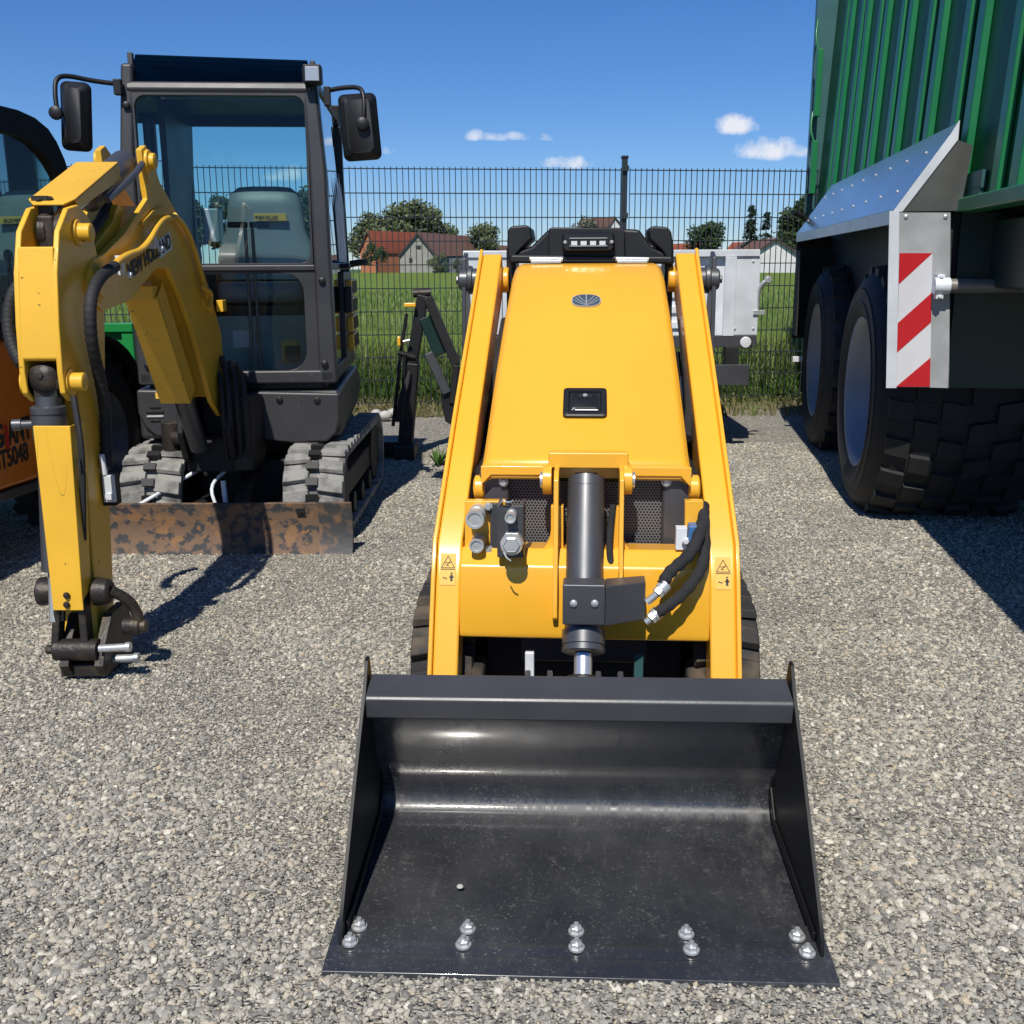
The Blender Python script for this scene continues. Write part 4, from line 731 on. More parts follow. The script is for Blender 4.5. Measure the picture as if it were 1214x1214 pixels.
# cab frame
pc='cabpaint'; hwL=-.475; hwR=.468; ZB=.735; ZT=2.075
k=MB(U)
def pillar(k,x0b,x1b,x0t,x1t,v0,v1,vt0,vt1,z0,z1):
    k.hexa([Vector((x0b,v0,z0)),Vector((x1b,v0,z0)),Vector((x1b,v1,z0)),Vector((x0b,v1,z0))],[Vector((x0t,vt0,z1)),Vector((x1t,vt0,z1)),Vector((x1t,vt1,z1)),Vector((x0t,vt1,z1))])
def post3(R): k=MB(U); k.loft([[Vector((a,v0,z)),Vector((b,v0,z)),Vector((b,v1,z)),Vector((a,v1,z))] for a,b,v0,v1,z in R]); k.build('front_pillar',pc,ET,bev=.016,seg=3)
post3([(hwL,hwL+.075,0,.09,ZB),(hwL,hwL+.065,0,.09,1.72),(hwL+.03,hwL+.085,.05,.14,ZT+.11)])
post3([(hwR-.085,hwR,0,.09,ZB),(hwR-.085,hwR-.01,0,.09,1.72),(hwR-.105,hwR-.045,.05,.14,ZT+.11)])
def bar(pa,pb,v0,v1,name,m=pc,bev=.01,par=None): k=MB(U); ubox(k,pa,pb,v0,v1); return k.build(name,m,par or ET,bev=bev)
k=MB(U); k.box(hwL+.005,hwR-.005,.0,.07,.735,.80); k.build('sill_bar',pc,ET,bev=.012)
k=MB(U); k.box(hwL+.07,hwR-.08,.003,.06,1.265,1.295); k.build('window_divider',pc,ET,bev=.008)
# frame plate around lower window, with rounded opening corners
def frameplate(x0,x1,z0,z1,ix0,ix1,iz0,iz1,r,v,d,name,m,vt=None):
    n=6; o=[];i_=[]
    def rp(x0,x1,z0,z1,r):
        P=[]
        for cx,cz,a in ((x1-r,z1-r,0),(x0+r,z1-r,90),(x0+r,z0+r,180),(x1-r,z0+r,270)): P+=[(cx+r*cos(radians(a+90*i/n)),cz+r*sin(radians(a+90*i/n))) for i in range(n+1)]
        return P
    O=rp(x0,x1,z0,z1,.01); I=rp(ix0,ix1,iz0,iz1,r); k=MB(U); f=(lambda z:0) if vt is None else vt
    V=[Vector((x,v+f(z),z)) for x,z in O]+[Vector((x,v+f(z),z)) for x,z in I]+[Vector((x,v+d+f(z),z)) for x,z in O]+[Vector((x,v+d+f(z),z)) for x,z in I]; m_=len(O); F=[]
    for j in range(m_): q=(j+1)%m_; F+=[(j,q,m_+q,m_+j),(2*m_+j,3*m_+j,3*m_+q,2*m_+q),(j,2*m_+j,2*m_+q,q),(m_+j,m_+q,3*m_+q,3*m_+j)]
    k.add(V,F); return k.build(name,m,ET,bev=.004)
frameplate(hwL+.073,hwR-.083,.775,1.268,hwL+.10,hwR-.14,.80,1.255,.09,.012,.03,'lower_window_frame',pc)
lean=lambda z:max(0,(z-1.72))*.09
frameplate(hwL+.065,hwR-.088,1.293,2.10,hwL+.082,hwR-.098,1.302,2.045,.05,.008,.035,'windshield_frame',pc,lean)
for x,z in ((hwL+.055,.83),(hwL+.055,1.20),(hwR-.055,.83),(hwR-.05,1.22),(hwL+.05,2.0)): k=MB(U); k.lathe((x,lean(z),z),(0,-1,0),[(0,.017),(.012,.016),(.016,.01)],16); k.build('rubber_plug','black',ET)
for x,z in ((hwR-.28,.66),(hwR-.10,.655)): k=MB(U); k.lathe((x,.0,z),(0,-1,0),[(0,.017),(.008,.016),(.010,.012)],16); k.build('rubber_plug','black',ET)
# header & visor glass roof
k=MB(U); k.prx([(.045,2.045),(.03,2.075),(.045,2.105),(.10,2.115),(.12,2.05)],hwL+.05,hwR-.06); k.build('header',pc,ET,bev=.008)
k=MB(U); k.hexa([Vector((hwL+.065,.055,2.105)),Vector((hwR-.075,.055,2.105)),Vector((hwR-.085,.13,2.215)),Vector((hwL+.08,.13,2.235))],[Vector((hwL+.065,.063,2.105)),Vector((hwR-.075,.063,2.105)),Vector((hwR-.085,.138,2.205)),Vector((hwL+.08,.138,2.225))]); k.build('visor_glass','visor',ET)
k=MB(U); k.hexa([Vector((hwL+.08,.142,2.222)),Vector((hwR-.085,.142,2.202)),Vector((hwR-.085,.52,2.205)),Vector((hwL+.08,.52,2.225))],[Vector((hwL+.08,.142,2.230)),Vector((hwR-.085,.142,2.210)),Vector((hwR-.085,.52,2.213)),Vector((hwL+.08,.52,2.233))]); k.build('roof_window','glassd',ET)
k=MB(U); k.hexa([Vector((hwL+.08,.525,2.19)),Vector((hwR-.085,.525,2.17)),Vector((hwR-.1,1.2,2.17)),Vector((hwL+.1,1.2,2.18))],[Vector((hwL+.08,.525,2.235)),Vector((hwR-.085,.525,2.215)),Vector((hwR-.1,1.2,2.215)),Vector((hwL+.1,1.2,2.23))]); k.build('roof',pc,ET,bev=.015)
k=MB(U); k.box(hwL+.08,hwR-.09,.53,1.18,2.10,2.165); k.build('roof_lining','black',ET)
for x,z in ((hwL+.062,2.195),(hwR-.060,2.165)): k=MB(U); k.box(x-.012,x+.012,.10,.13,z-.04,z+.045,Matrix.Rotation(-.12,3,'X')); k.build('guard_tab',pc,ET,bev=.005)
# work light
A=upt(359,77,.0);Bq=upt(382,100,.0); k=MB(U); k.box(A.x,Bq.x,-.03,.05,Bq.z,A.z); wl=k.build('work_light','black',ET,bev=.008); k=MB(U); k.box(A.x+.012,Bq.x-.010,-.034,-.0305,Bq.z+.010,A.z-.012); k.build('lens','lens',wl,bev=.003)
# glass panes
def wpane(name,P,m): k=MB(U); k.add(P,[(0,1,2,3)]); return k.build(name,m,ET)
wpane('windshield',[Vector((hwL+.07,.022,1.296)),Vector((hwR-.09,.022,1.296)),Vector((hwR-.09,.022+lean(2.06),2.06)),Vector((hwL+.07,.022+lean(2.06),2.06))],'glass')
wpane('lower_window',[Vector((hwL+.09,.028,.78)),Vector((hwR-.12,.028,.78)),Vector((hwR-.12,.028,1.264)),Vector((hwL+.09,.028,1.264))],'glassl')
# right door side
k=MB(U); k.box(hwR-.055,hwR-.012,.09,1.30,.735,.80); k.box(hwR-.055,hwR-.014,.09,1.28,1.27,1.305); k.build('door_rail',pc,ET,bev=.006)
pillar(k:=MB(U),hwR-.05,hwR-.012,hwR-.075,hwR-.04,1.26,1.31,1.20,1.25,.80,2.17); k.build('rear_pillar','black',ET,bev=.008)
k=MB(U); k.hexa([Vector((hwR-.07,.10,2.10)),Vector((hwR-.04,.10,2.10)),Vector((hwR-.05,1.2,2.09)),Vector((hwR-.09,1.2,2.09))],[Vector((hwR-.10,.12,2.19)),Vector((hwR-.07,.12,2.17)),Vector((hwR-.08,1.2,2.15)),Vector((hwR-.11,1.2,2.17))]); k.build('roof_rail',pc,ET,bev=.008)
k=MB(U); k.add([Vector((hwR-.03,.09,1.30)),Vector((hwR-.03,1.24,1.30)),Vector((hwR-.06,1.15,2.11)),Vector((hwR-.055,.12,2.11))],[(0,1,2,3)]); k.build('door_window','glasssd',ET)
k=MB(U); k.add([Vector((hwR-.03,.09,.80)),Vector((hwR-.03,.75,.80)),Vector((hwR-.03,.75,1.27)),Vector((hwR-.03,.09,1.27))],[(0,1,2,3)]); k.build('door_window','glasssd',ET)
# jagged pale shape on the side window
f=[(.66,1.31),(1.16,1.31),(1.15,1.45),(1.17,1.62),(1.10,1.74),(1.07,1.66),(1.02,1.79),(.99,1.70),(.93,1.76),(.90,1.64),(.85,1.73),(.81,1.60),(.76,1.70),(.72,1.58),(.66,1.66)]
k=MB(U); k.prx(f,hwR-.026,hwR-.024); 
for v in k.v: v.x-=(v.z-1.3)*.03
k.build('jagged_pale_shape','paleshape',ET)
# engine side grille, yellow and black
k=MB(U); k.box(hwR-.05,hwR-.012,.76,1.28,.79,1.26); k.build('engine_cover',pc,ET,bev=.01)
for i in range(4): 
    z=.83+i*.10; k=MB(U); k.box(hwR-.012,hwR+.018,.86,1.29,z,z+.085); gq=k.build('vent_panel','yused',ET,bev=.004)
    k=MB(U); 
    for j in range(5): k.box(hwR+.018,hwR+.022,.94+j*.065,.975+j*.065,z+.01,z+.075)
    k.build('vent_slots','black',gq)
k=MB(U); k.box(hwR-.01,hwR+.03,.70,.80,1.04,1.18); k.build('door_handle','black',ET,bev=.01)
k=MB(U); k.tube([(hwR-.01,1.2,1.30),(hwR+.05,1.22,1.31),(hwR+.07,1.3,1.31)],.02,10,1); k.box(hwR-.01,hwR+.03,.60,.75,1.275,1.30); k.build('door_latch','dark',ET,bev=.004)
# left side wall with window, rear wall with window, floor
k=MB(U); k.box(hwL+.005,hwL+.04,.09,1.25,.75,1.15); pillar(k,hwL+.005,hwL+.04,hwL+.04,hwL+.08,.72,1.24,.60,1.24,1.15,2.15); k.box(hwL+.03,hwL+.07,.12,1.2,2.09,2.18); k.build('left_cab_side',pc,ET,bev=.008)
k=MB(U); k.add([Vector((hwL+.03,.10,1.15)),Vector((hwL+.03,.72,1.15)),Vector((hwL+.06,.62,2.1)),Vector((hwL+.06,.12,2.1))],[(0,1,2,3)]); k.build('left_window','glassr',ET)
a=upt(236,318,1.2);b=upt(364,150,1.2)
k=MB(U); k.box(hwL+.03,a.x-.0,1.18,1.24,.75,2.17); k.box(a.x,hwR-.04,1.18,1.24,b.z,2.17); k.box(a.x,hwR-.04,1.18,1.24,.75,1.28); k.box(b.x+.02,hwR-.03,1.18,1.24,1.28,b.z); k.build('rear_wall','black',ET,bev=.006)
k=MB(U); k.add([Vector((a.x,1.2,1.28)),Vector((b.x+.02,1.2,1.28)),Vector((b.x+.02,1.2,b.z)),Vector((a.x,1.2,b.z))],[(0,1,2,3)]); k.build('rear_window','glassr',ET)
k=MB(U); k.box(hwL+.04,hwR-.06,.05,1.2,.70,.74); k.box(hwL+.05,hwL+.21,.35,1.1,.74,1.22); k.build('cab_floor','black',ET,bev=.01); k=MB(U); k.box(-.36,.38,.45,.50,.74,1.04); k.box(-.33,.38,.10,.45,.741,.755); k.build('floor_panel','floorpanel',ET,bev=.01)
k=MB(U); A=upt(276,392,.44);Bq=upt(297,412,.44); k.box(A.x,Bq.x,.435,.447,Bq.z,A.z); k.build('white_decal','white',ET); k=MB(U); A=upt(333,404,.43);Bq=upt(354,430,.43); k.box(A.x,Bq.x,.435,.447,Bq.z,A.z); yd=k.build('yellow_decal','decal',ET); A=upt(339,410,.42);Bq=upt(356,427,.42); k=MB(U); k.box(A.x,Bq.x,.37,.434,Bq.z,A.z); k.build('pedal','black',ET,bev=.006)
k=MB(U); A=upt(240,247,.9);Bq=upt(262,288,.9); k.box(A.x,Bq.x,.88,1.0,Bq.z,A.z); k.cyl(((A.x+Bq.x)/2,.94,A.z),((A.x+Bq.x)/2,.94,A.z+.02),.02); k.build('washer_tank','polycarb',ET,bev=.012,seg=3)
# seat
sx=upt(313,300,.75).x; V=.84
k=MB(U); R=[]
for z,hw,dv in ((1.22,.25,0),(1.32,.265,.0),(1.40,.25,.01),(1.48,.215,.02),(1.60,.20,.03),(1.67,.185,.04),(1.705,.14,.05),(1.71,.08,.05)):
    P=[]
    for i in range(20): 
        a=2*pi*i/20; P.append(Vector((sx+copysign(abs(cos(a))**.6,cos(a))*hw,V+dv+copysign(abs(sin(a))**.6,sin(a))*(.055 if z<1.69 else .02),z)))
    R.append(P)
k.loft(R); SB=k.build('seat_back','seat',ET,sharp=60)
k=MB(U); k.loft([k.ring((sx,V+.02,1.67),(1,0,0),.01,4)]*1+[k.ring((sx+.1,V+.02,1.67),(1,0,0),.01,4)]) ; 
k=MB(U); k.box(sx-.24,sx+.22,.52,.90,1.10,1.21); k.build('seat_cushion','seat',ET,bev=.05,seg=4)
k=MB(U); k.box(sx-.2,sx+.2,.58,.9,.75,1.10); k.build('seat_base','black',ET,bev=.02)
A=upt(301,253,V-.062);Bq=upt(340,262,V-.062); k=MB(U); k.box(A.x,Bq.x,V-.068,V-.054,Bq.z,A.z); sk_=k.build('seat_label','decal',SB,bev=.002); text('seat_lettering','NEW HOLLAND','ink',SB,U.M@Vector((A.x+.022,V-.0685,A.z-.034)),U.M.to_3x3()@Vector((1,0,0)),Vector((0,0,1)),.021,.0012,.0004,fit=.105)
k=MB(U); k.cyl((A.x+.013,V-.0685,(A.z+Bq.z)/2),(A.x+.013,V-.070,(A.z+Bq.z)/2),.007,n=14); k.build('seat_mark','ink',SB)
# levers
for pt_,bx in (((283,267),.0),((309,267),.0)):
    A=upt(pt_[0] if pt_[0]>300 else 288,267,.30); off=-.045 if pt_[0]<300 else .045; A=upt(290.5 if off<0 else 299,267,.30); B2=Vector((A.x,.26,.76))
    k=MB(U); k.tube([B2+Vector((off*.2,0,0)),Vector((A.x+off*.1,.27,.85)),Vector((A.x,.29,1.0)),Vector((A.x,.30,A.z))],.0085,10,1); lv=k.build('control_lever','barsteel',ET)
    k=MB(U); x0=A.x+(-.085 if off<0 else -.012); k.box(x0,x0+.097,.285,.315,A.z-.012,A.z+.016); k.build('grip','black',lv,bev=.008,seg=3)
k=MB(U); k.box(hwL+.22,hwL+.30,.35,.55,1.10,1.25); k.tube([(hwL+.24,.4,1.22),(hwL+.22,.38,1.33)],.012,8); k.lathe((hwL+.22,.38,1.35),(0,0,1),[(-.03,.01),(-.01,.024),(.02,.02),(.03,.008)],14); k.build('side_console','black',ET,bev=.01)
k=MB(U); k.box(hwL+.10,hwL+.15,.06,.14,1.76,1.95); k.build('wiper_motor','black',ET,bev=.02); k=MB(U); k.box(hwL+.075,hwL+.13,-.012,.012,1.40,1.52); k.build('window_latch','cylpaint',ET,bev=.006)
# mirrors
def mirror(px0,px1,py0,py1,v,arm,twist,knob):
    c0=upt(px0,py0,v);c1=upt(px1,py1,v); cx=(c0.x+c1.x)/2;cz=(c0.z+c1.z)/2;hw=(c1.x-c0.x)/2;hh=(c0.z-c1.z)/2
    k=MB(U); R=[]
    for y,i in ((.0,.010),(.012,0),(.03,.0),(.045,.012),(.075,.03)): R.append([Vector((cx+u,v-y,cz+w_)) for u,w_ in rr(hw-i,hh-i,.028)])
    k.loft(R)
    T=Matrix.Translation((cx,v,cz))@Matrix.Rotation(twist,4,'Y')@Matrix.Translation((-cx,-v,-cz)); k.v=[T@p for p in k.v]
    m_=k.build('mirror','black',ET,sharp=50); kp=upt(*knob,v-.085); k=MB(U); k.lathe(kp,(0,-1,0),[(-.03,.02),(0,.03),(.015,.028),(.02,.02)],14); k.build('mirror_knob','black',m_)
    k=MB(U); k.tube([upt(px,py,vv) for px,py,vv in arm],.0105,12,2); k.build('mirror_arm','black',ET)
mirror(71,114,98,180,-.05,[(135,99,.03),(110,96,.0),(78,89,-.06),(66,93,-.10),(65,110,-.12),(68,134,-.135),(72,136,-.13)],radians(4),(66.5,134))
mirror(403,451,112,191,.0,[(386,108,.03),(405,104,.0),(425,103,-.03),(431,110,-.06),(432,130,-.08),(430,147,-.08)],radians(-4),(430,147))
k=MB(U); ubox(k,(133,93),(144,112),-.01,.03); k.build('mirror_bracket','black',ET,bev=.004); k=MB(U); ubox(k,(383,102),(392,125),-.012,.03); k.build('mirror_bracket','black',ET,bev=.004)
# decals & louvres on lower panel
k=MB(U); ubox(k,(184,465.5),(204.5,472.5),-.002,.001); dl=k.build('warning_decal','decal',ET); k=MB(U)
for px in (188,194,200): ubox(k,(px-.8,467.5),(px+.8,470.5),-.0026,-.002,-.002)
k.build('decal_print','ink',dl)
for i,(a_,b_,y) in enumerate(((177,190,482),(173,194,487.5),(174,194,493),(178,190,498))): k=MB(U); ubox(k,(a_,y),(b_,y+1.6),-.006,.004,-.004); k.build('louvre','black' if i!=2 else 'zinc',ET,bev=.001)
# ---- swing bracket & boom foot
k=MB(W); 
x0,x1=-1.52,-1.27
k.prx([(4.72,.42),(4.66,.55),(4.72,.80),(4.85,.86),(4.98,.78),(5.12,.60),(5.12,.38),(4.95,.33)],x0,x0+.03); k.prx([(4.72,.42),(4.66,.55),(4.72,.80),(4.85,.86),(4.98,.78),(5.12,.60),(5.12,.38),(4.95,.33)],x1-.03,x1); k.box(x0,x1,4.78,5.1,.35,.50); k.build('swing_bracket','dark',ET,bev=.008)
k=MB(W); a=W.at(270,475,y=4.72);b=W.at(300,560,y=4.72); k.box(a.x,b.x,4.74,5.0,b.z,a.z); k.build('hose_cover','black',ET,bev=.01)
for i,(dx,r) in enumerate(((0,.014),(.035,.012),(.07,.012),(-.03,.012))): k=MB(W); k.tube([(-1.33+dx,4.80,.88-.02*i),(-1.28+dx,4.70,.80),(-1.27+dx,4.66,.62),(-1.29+dx,4.75,.42)],r,10,2); k.build('hydraulic_hose','rubber',ET)
k=MB(W); k.cyl((-1.60,4.86,.50),(-1.46,4.82,.50),.03); k.cyl((-1.62,4.9,.43),(-1.62,4.9,.57),.045); k.build('swing_cylinder','grime',ET,bev=.004); k=MB(W); k.lathe((-1.475,4.82,.50),(1,0,0),[(0,.05),(.02,.05),(.024,.03)]); k.build('swing_pin','grime',ET)
# ---- boom
BX0,BX1=-1.505,-1.335; 
bp_=[(4.86,.68),(4.84,.99),(4.72,1.17),(4.60,1.30),(4.42,1.44),(4.26,1.53),(4.14,1.60),(4.07,1.69),(4.01,1.72),(3.96,1.70),(3.97,1.62),(3.98,1.53),(3.72,1.40),(3.52,1.33),(3.42,1.31),(3.36,1.25),(3.38,1.18),(3.46,1.145),(3.70,1.17),(4.02,1.28),(4.16,1.28),(4.27,1.19),(4.42,1.02),(4.62,.70),(4.74,.62)]
k=MB(W); k.prx(bp_,BX0,BX0+.022); k.prx(bp_,BX1-.022,BX1)
inn=[(4.80,.70),(4.78,.97),(4.66,1.13),(4.55,1.25),(4.38,1.38),(4.22,1.47),(4.05,1.50),(3.98,1.505),(3.72,1.38),(3.52,1.30),(3.48,1.17),(3.70,1.185),(4.02,1.30),(4.18,1.295),(4.29,1.20),(4.44,1.03),(4.65,.72)]
k.prx(inn,BX0+.022,BX1-.022); BM=k.build('boom','yused',ET,bev=.003)
# raised top ridge plates on the forward boom
k=MB(W); k.prx([(3.50,1.325),(3.74,1.44),(3.80,1.50),(3.86,1.49),(3.80,1.42),(3.55,1.30)],-1.50,-1.38); k.build('boom_top_plate','yused',BM,bev=.004)
k=MB(W); k.prx([(4.04,1.66),(4.03,1.59),(4.0,1.58),(3.98,1.64),(4.0,1.70)],BX1,BX1+.004); k.lathe((BX1,4.01,1.665),(1,0,0),[(0,.04),(.012,.04),(.014,.028),(.03,.028),(.034,.02)]); k.lathe((BX0,4.01,1.665),(-1,0,0),[(0,.04),(.012,.04),(.014,.028)]); k.build('elbow_pin','yused',BM,bev=.002)
# pipes on the right flank
def wt(px,py,x): return W.at(px,py,x=x)
k=MB(W); k.tube([wt(206,258,-1.31),wt(194,259,-1.30),wt(185,270,-1.30),wt(176,288,-1.30),wt(166,298,-1.30),wt(152,302,-1.30),wt(142,308,-1.30),wt(136,314,-1.30)],.012,12,2); k.build('steel_pipe','yused',BM)
k=MB(W); k.tube([wt(207,255,-1.315),wt(222,272,-1.315),wt(232,300,-1.315),wt(240,330,-1.315),wt(250,370,-1.315)],.011,10,2); k.build('steel_pipe','yused',BM)
k=MB(W); k.hexa([wt(180,250,-1.33),wt(192,244,-1.33),wt(170,268,-1.33),wt(166,266,-1.33)],[p+Vector((.006,0,0)) for p in (wt(180,250,-1.33),wt(192,244,-1.33),wt(170,268,-1.33),wt(166,266,-1.33))]); k.build('ridge','yused',BM)
for px,py in ((180,278),(141,308)): p=wt(px,py,-1.31); k=MB(W); k.box(p.x-.012,p.x+.014,p.y-.008,p.y+.008,p.z-.05,p.z+.014); k.bolt(p+Vector((.02,.02,-.05)),(1,0,0),.01,.012); k.build('pipe_clamp','galv',BM,bev=.003)
# lettering plate
P0=wt(153,331,BX1+.002);P1=wt(203,292,BX1+.002); xd=(P1-P0).normalized(); yd=Vector((1,0,0)).cross(xd)
if yd.z<0: yd=-yd
LN=(P1-P0).length
k=MB(W); q=[P0+xd*LN*.70-yd*.012,P0+xd*LN*1.02-yd*.012,P0+xd*LN*1.02+yd*.055,P0+xd*LN*.70+yd*.055]; k.hexa([p-Vector((.0015,0,0)) for p in q],[p+Vector((.0005,0,0)) for p in q]); k.build('lettering_plate','galv',BM)
text('boom_lettering','NEW HOLLAND','ink',BM,P0+Vector((.0008,0,0)),xd,yd,.050,.0026,.0006,fit=LN*1.0)
# ---- boom cylinder with guard on lower boom
gx0,gx1=-1.505,-1.375
c0=Vector(((gx0+gx1)/2,4.72,.48));c1=Vector(((gx0+gx1)/2,4.20,1.22)); k=MB(W); k.cyl(c0,c0*.3+c1*.7,.042); k.build('boom_cylinder','cylpaint',ET); k=MB(W); k.cyl(c0*.35+c1*.65,c1,.022); k.build('piston_rod','chrome',ET)
k=MB(W); g0=(4.44,.715);g1=(4.12,1.17)
d=Vector((0,g0[0]-g1[0],g0[1]-g1[1])).normalized(); nn=Vector((0,-d.z,d.y)); nn=-nn if nn.y>0 else nn
A=Vector((gx0,g1[0],g1[1]));Bq=Vector((gx1,g1[0],g1[1]));C=Vector((gx1,g0[0],g0[1]));D=Vector((gx0,g0[0],g0[1]))
k.hexa([A,Bq,C,D],[p-nn*.006 for p in (A,Bq,C,D)]); k.hexa([Bq,Bq-nn*.10,C-nn*.10,C],[p-Vector((.006,0,0)) for p in (Bq,Bq-nn*.10,C-nn*.10,C)]); k.hexa([A,A-nn*.10,D-nn*.10,D],[p+Vector((.006,0,0)) for p in (A,A-nn*.10,D-nn*.10,D)])
k.box(gx0+.01,gx1-.01,4.10,4.20,1.16,1.215); k.build('cylinder_guard','yused',ET,bev=.003)
# guard rail beside the boom foot
k=MB(W); k.tube([wt(241,341,-1.30),wt(249,345,-1.30),wt(251,353,-1.30),wt(247,366,-1.30)],.010,8,2); k.box(wt(250,362,-1.30).x-.01,wt(250,362,-1.30).x+.02,4.70,4.76,wt(250,371,-1.3).z,wt(250,357,-1.3).z); k.build('boom_light_guard','yused',BM,bev=.002)
# ---- stick (dipper arm)
SX0,SX1=-1.474,-1.343
ear=[(3.44,1.44),(3.36,1.475),(3.28,1.46),(3.20,1.39),(3.155,1.27),(3.13,1.12),(3.12,.98),(3.125,.915),(3.17,.885),(3.23,.92),(3.27,.97),(3.30,.90),(3.36,.90),(3.45,.95),(3.49,1.12),(3.49,1.28)]
k=MB(W); k.prx(ear,SX0,SX0+.018); k.prx(ear,SX1-.018,SX1); 
k.prx([(3.172,1.345),(3.154,1.25),(3.131,1.12),(3.122,1.02),(3.132,1.01),(3.143,1.12),(3.165,1.25),(3.185,1.345)],SX0+.012,SX1-.012); k.prx([(3.24,1.30),(3.22,1.0),(3.30,.92),(3.42,.97),(3.44,1.2),(3.40,1.3)],SX0+.018,SX1-.018)
STK=k.build('stick','yused',ET,bev=.005)
k=MB(W); k.hexa([Vector((SX0+.03,3.24,1.0)),Vector((SX1,3.24,1.0)),Vector((SX1,3.45,1.0)),Vector((SX0+.03,3.45,1.0))],[Vector((-1.475,3.19,.10)),Vector((-1.345,3.19,.10)),Vector((-1.345,3.33,.10)),Vector((-1.475,3.33,.10))]); k.build('stick_lower','yused',STK,bev=.006)
k=MB(W)
for x,s in ((SX1,1),(SX0,-1)): k.lathe((x,3.175,.945),(s,0,0),[(-.018,.042),(.004,.042),(.006,.028),(.042,.028),(.045,.020)] if s>0 else [(-.018,.046),(.008,.046),(.012,.03)]); k.lathe((x,3.33,1.39),(s,0,0),[(0,.04),(.008,.04),(.010,.028),(.045,.028),(.048,.020)] if s>0 else [(0,.045),(.01,.04)]); k.lathe((x,3.42,1.235),(s,0,0),[(0,.06),(.015,.06),(.018,.04),(.03,.04)])
k.build('pin_boss','yused',STK,bev=.002)
k=MB(W); k.cyl((SX0+.02,3.175,.945),(SX1-.02,3.175,.945),.032); k.lathe((-1.415,3.175,.96),(0,-1,0),[(-.02,.045),(.03,.045),(.045,.03),(.05,.012)]); k.box(-1.45,-1.38,3.15,3.2,.85,.95); k.bolt((-1.415,3.13,.97),(0,-1,0),.012,.01); k.build('cylinder_eye','grime',STK,bev=.006)
k=MB(W); k.cyl((SX0+.02,3.33,1.39),(SX1-.02,3.33,1.39),.042); k.cyl((SX0+.025,3.33,1.39),(SX0+.055,3.33,1.39),.058); k.cyl((SX1-.055,3.33,1.39),(SX1-.025,3.33,1.39),.058); k.box(-1.445,-1.395,3.28,3.38,1.33,1.44); k.build('rod_eye','grime',STK,bev=.008)
# stick cylinder with guard, from elbow to the top of the stick
a0=Vector((-1.42,3.36,1.42));a1=Vector((-1.415,4.0,1.655)); k=MB(W); k.cyl(a0.lerp(a1,.42),a0.lerp(a1,.99),.050,n=28); k.lathe(a0.lerp(a1,.40),(a1-a0),[(0,.04),(.01,.054),(.06,.054),(.065,.05)],28); SC=k.build('stick_cylinder','cylpaint',ET,sharp=30)
k=MB(W); k.cyl(a0,a0.lerp(a1,.45),.024); k.build('piston_rod','chrome',SC)
k=MB(W); k.tube([a0.lerp(a1,.40)+Vector((.07,0,-.01)),a0.lerp(a1,.75)+Vector((.085,0,.0)),a0.lerp(a1,.93)+Vector((.08,0,.012))],.012,10,1); k.build('feed_pipe','cylpaint',SC)
d=(a1-a0).normalized(); nn=Vector((0,-d.z,d.y)).normalized(); g0=a0+nn*.065-d*.035; g1=a0+nn*.065+d*.44; hw=.072; cc=Vector((0,0,0))
def qx(p,x,l=0): return Vector((-1.42+x,p.y,p.z))+nn*l
k=MB(W); q=[qx(g0,-hw*.55),qx(g0,hw*.75),qx(g0+d*.05,hw),qx(g1,hw),qx(g1,-hw),qx(g0+d*.05,-hw)]; k.prism(q,nn*.006)
k.hexa([qx(g0+d*.06,hw-.005),qx(g1,hw-.005),qx(g1,hw-.005,-.055),qx(g0+d*.06,hw-.005,-.03)],[qx(g0+d*.06,hw),qx(g1,hw),qx(g1,hw,-.055),qx(g0+d*.06,hw,-.03)])
k.hexa([qx(g0+d*.06,-hw+.005),qx(g1,-hw+.005),qx(g1,-hw+.005,-.055),qx(g0+d*.06,-hw+.005,-.03)],[qx(g0+d*.06,-hw),qx(g1,-hw),qx(g1,-hw,-.055),qx(g0+d*.06,-hw,-.03)]); SG=k.build('cylinder_guard','yused',SC,bev=.002)
k=MB(W); k.bolt(qx(g0+d*.03,-.03,.006),nn,.009,.008); k.bolt(qx(g0+d*.04,.0,.006),nn,.009,.008); k.box(-1.475,-1.425,3.33,3.37,1.42,1.50); k.build('guard_bolts','grime',SC)
k=MB(W); k.tube([a0.lerp(a1,.55)+Vector((.02,0,-.09)),a0.lerp(a1,.30)+Vector((.03,0,-.10)),Vector((-1.40,3.50,1.36)),Vector((-1.385,3.46,1.30))],.016,10,2); k.tube([a0.lerp(a1,.70)+Vector((.0,0,-.08)),a0.lerp(a1,.5)+Vector((.0,0,-.12)),Vector((-1.43,3.55,1.36)),Vector((-1.42,3.50,1.34))],.016,10,2); k.build('hydraulic_hose','rubber',ET)
# bucket cylinder and guard (front of the stick)
k=MB(W); k.cyl((-1.412,3.165,.90),(-1.415,3.16,.85),.035); k.lathe((-1.415,3.158,.875),(0,0,-1),[(0,.045),(.004,.052),(.022,.052),(.024,.049),(.03,.049),(.03,.052),(.10,.052),(.10,.045),(.14,.045)],28); k.cyl((-1.418,3.16,.78),(-1.435,3.13,.36),.040); BC=k.build('bucket_cylinder','cylpaint',ET,sharp=30); k=MB(W); k.cyl((-1.44,3.15,.82),(-1.50,3.13,.82),.013); k.cyl((-1.49,3.134,.82),(-1.515,3.13,.82),.018); k.build('grease_port','cylpaint',BC); k=MB(W); k.cyl((-1.435,3.13,.36),(-1.44,3.11,.20),.022); k.build('piston_rod','chrome',BC)
k=MB(W); T0=[W.at(38.5,505,y=3.095),W.at(83,505,y=3.095)];T1=[W.at(63,724,y=3.075),W.at(99,724,y=3.075)]
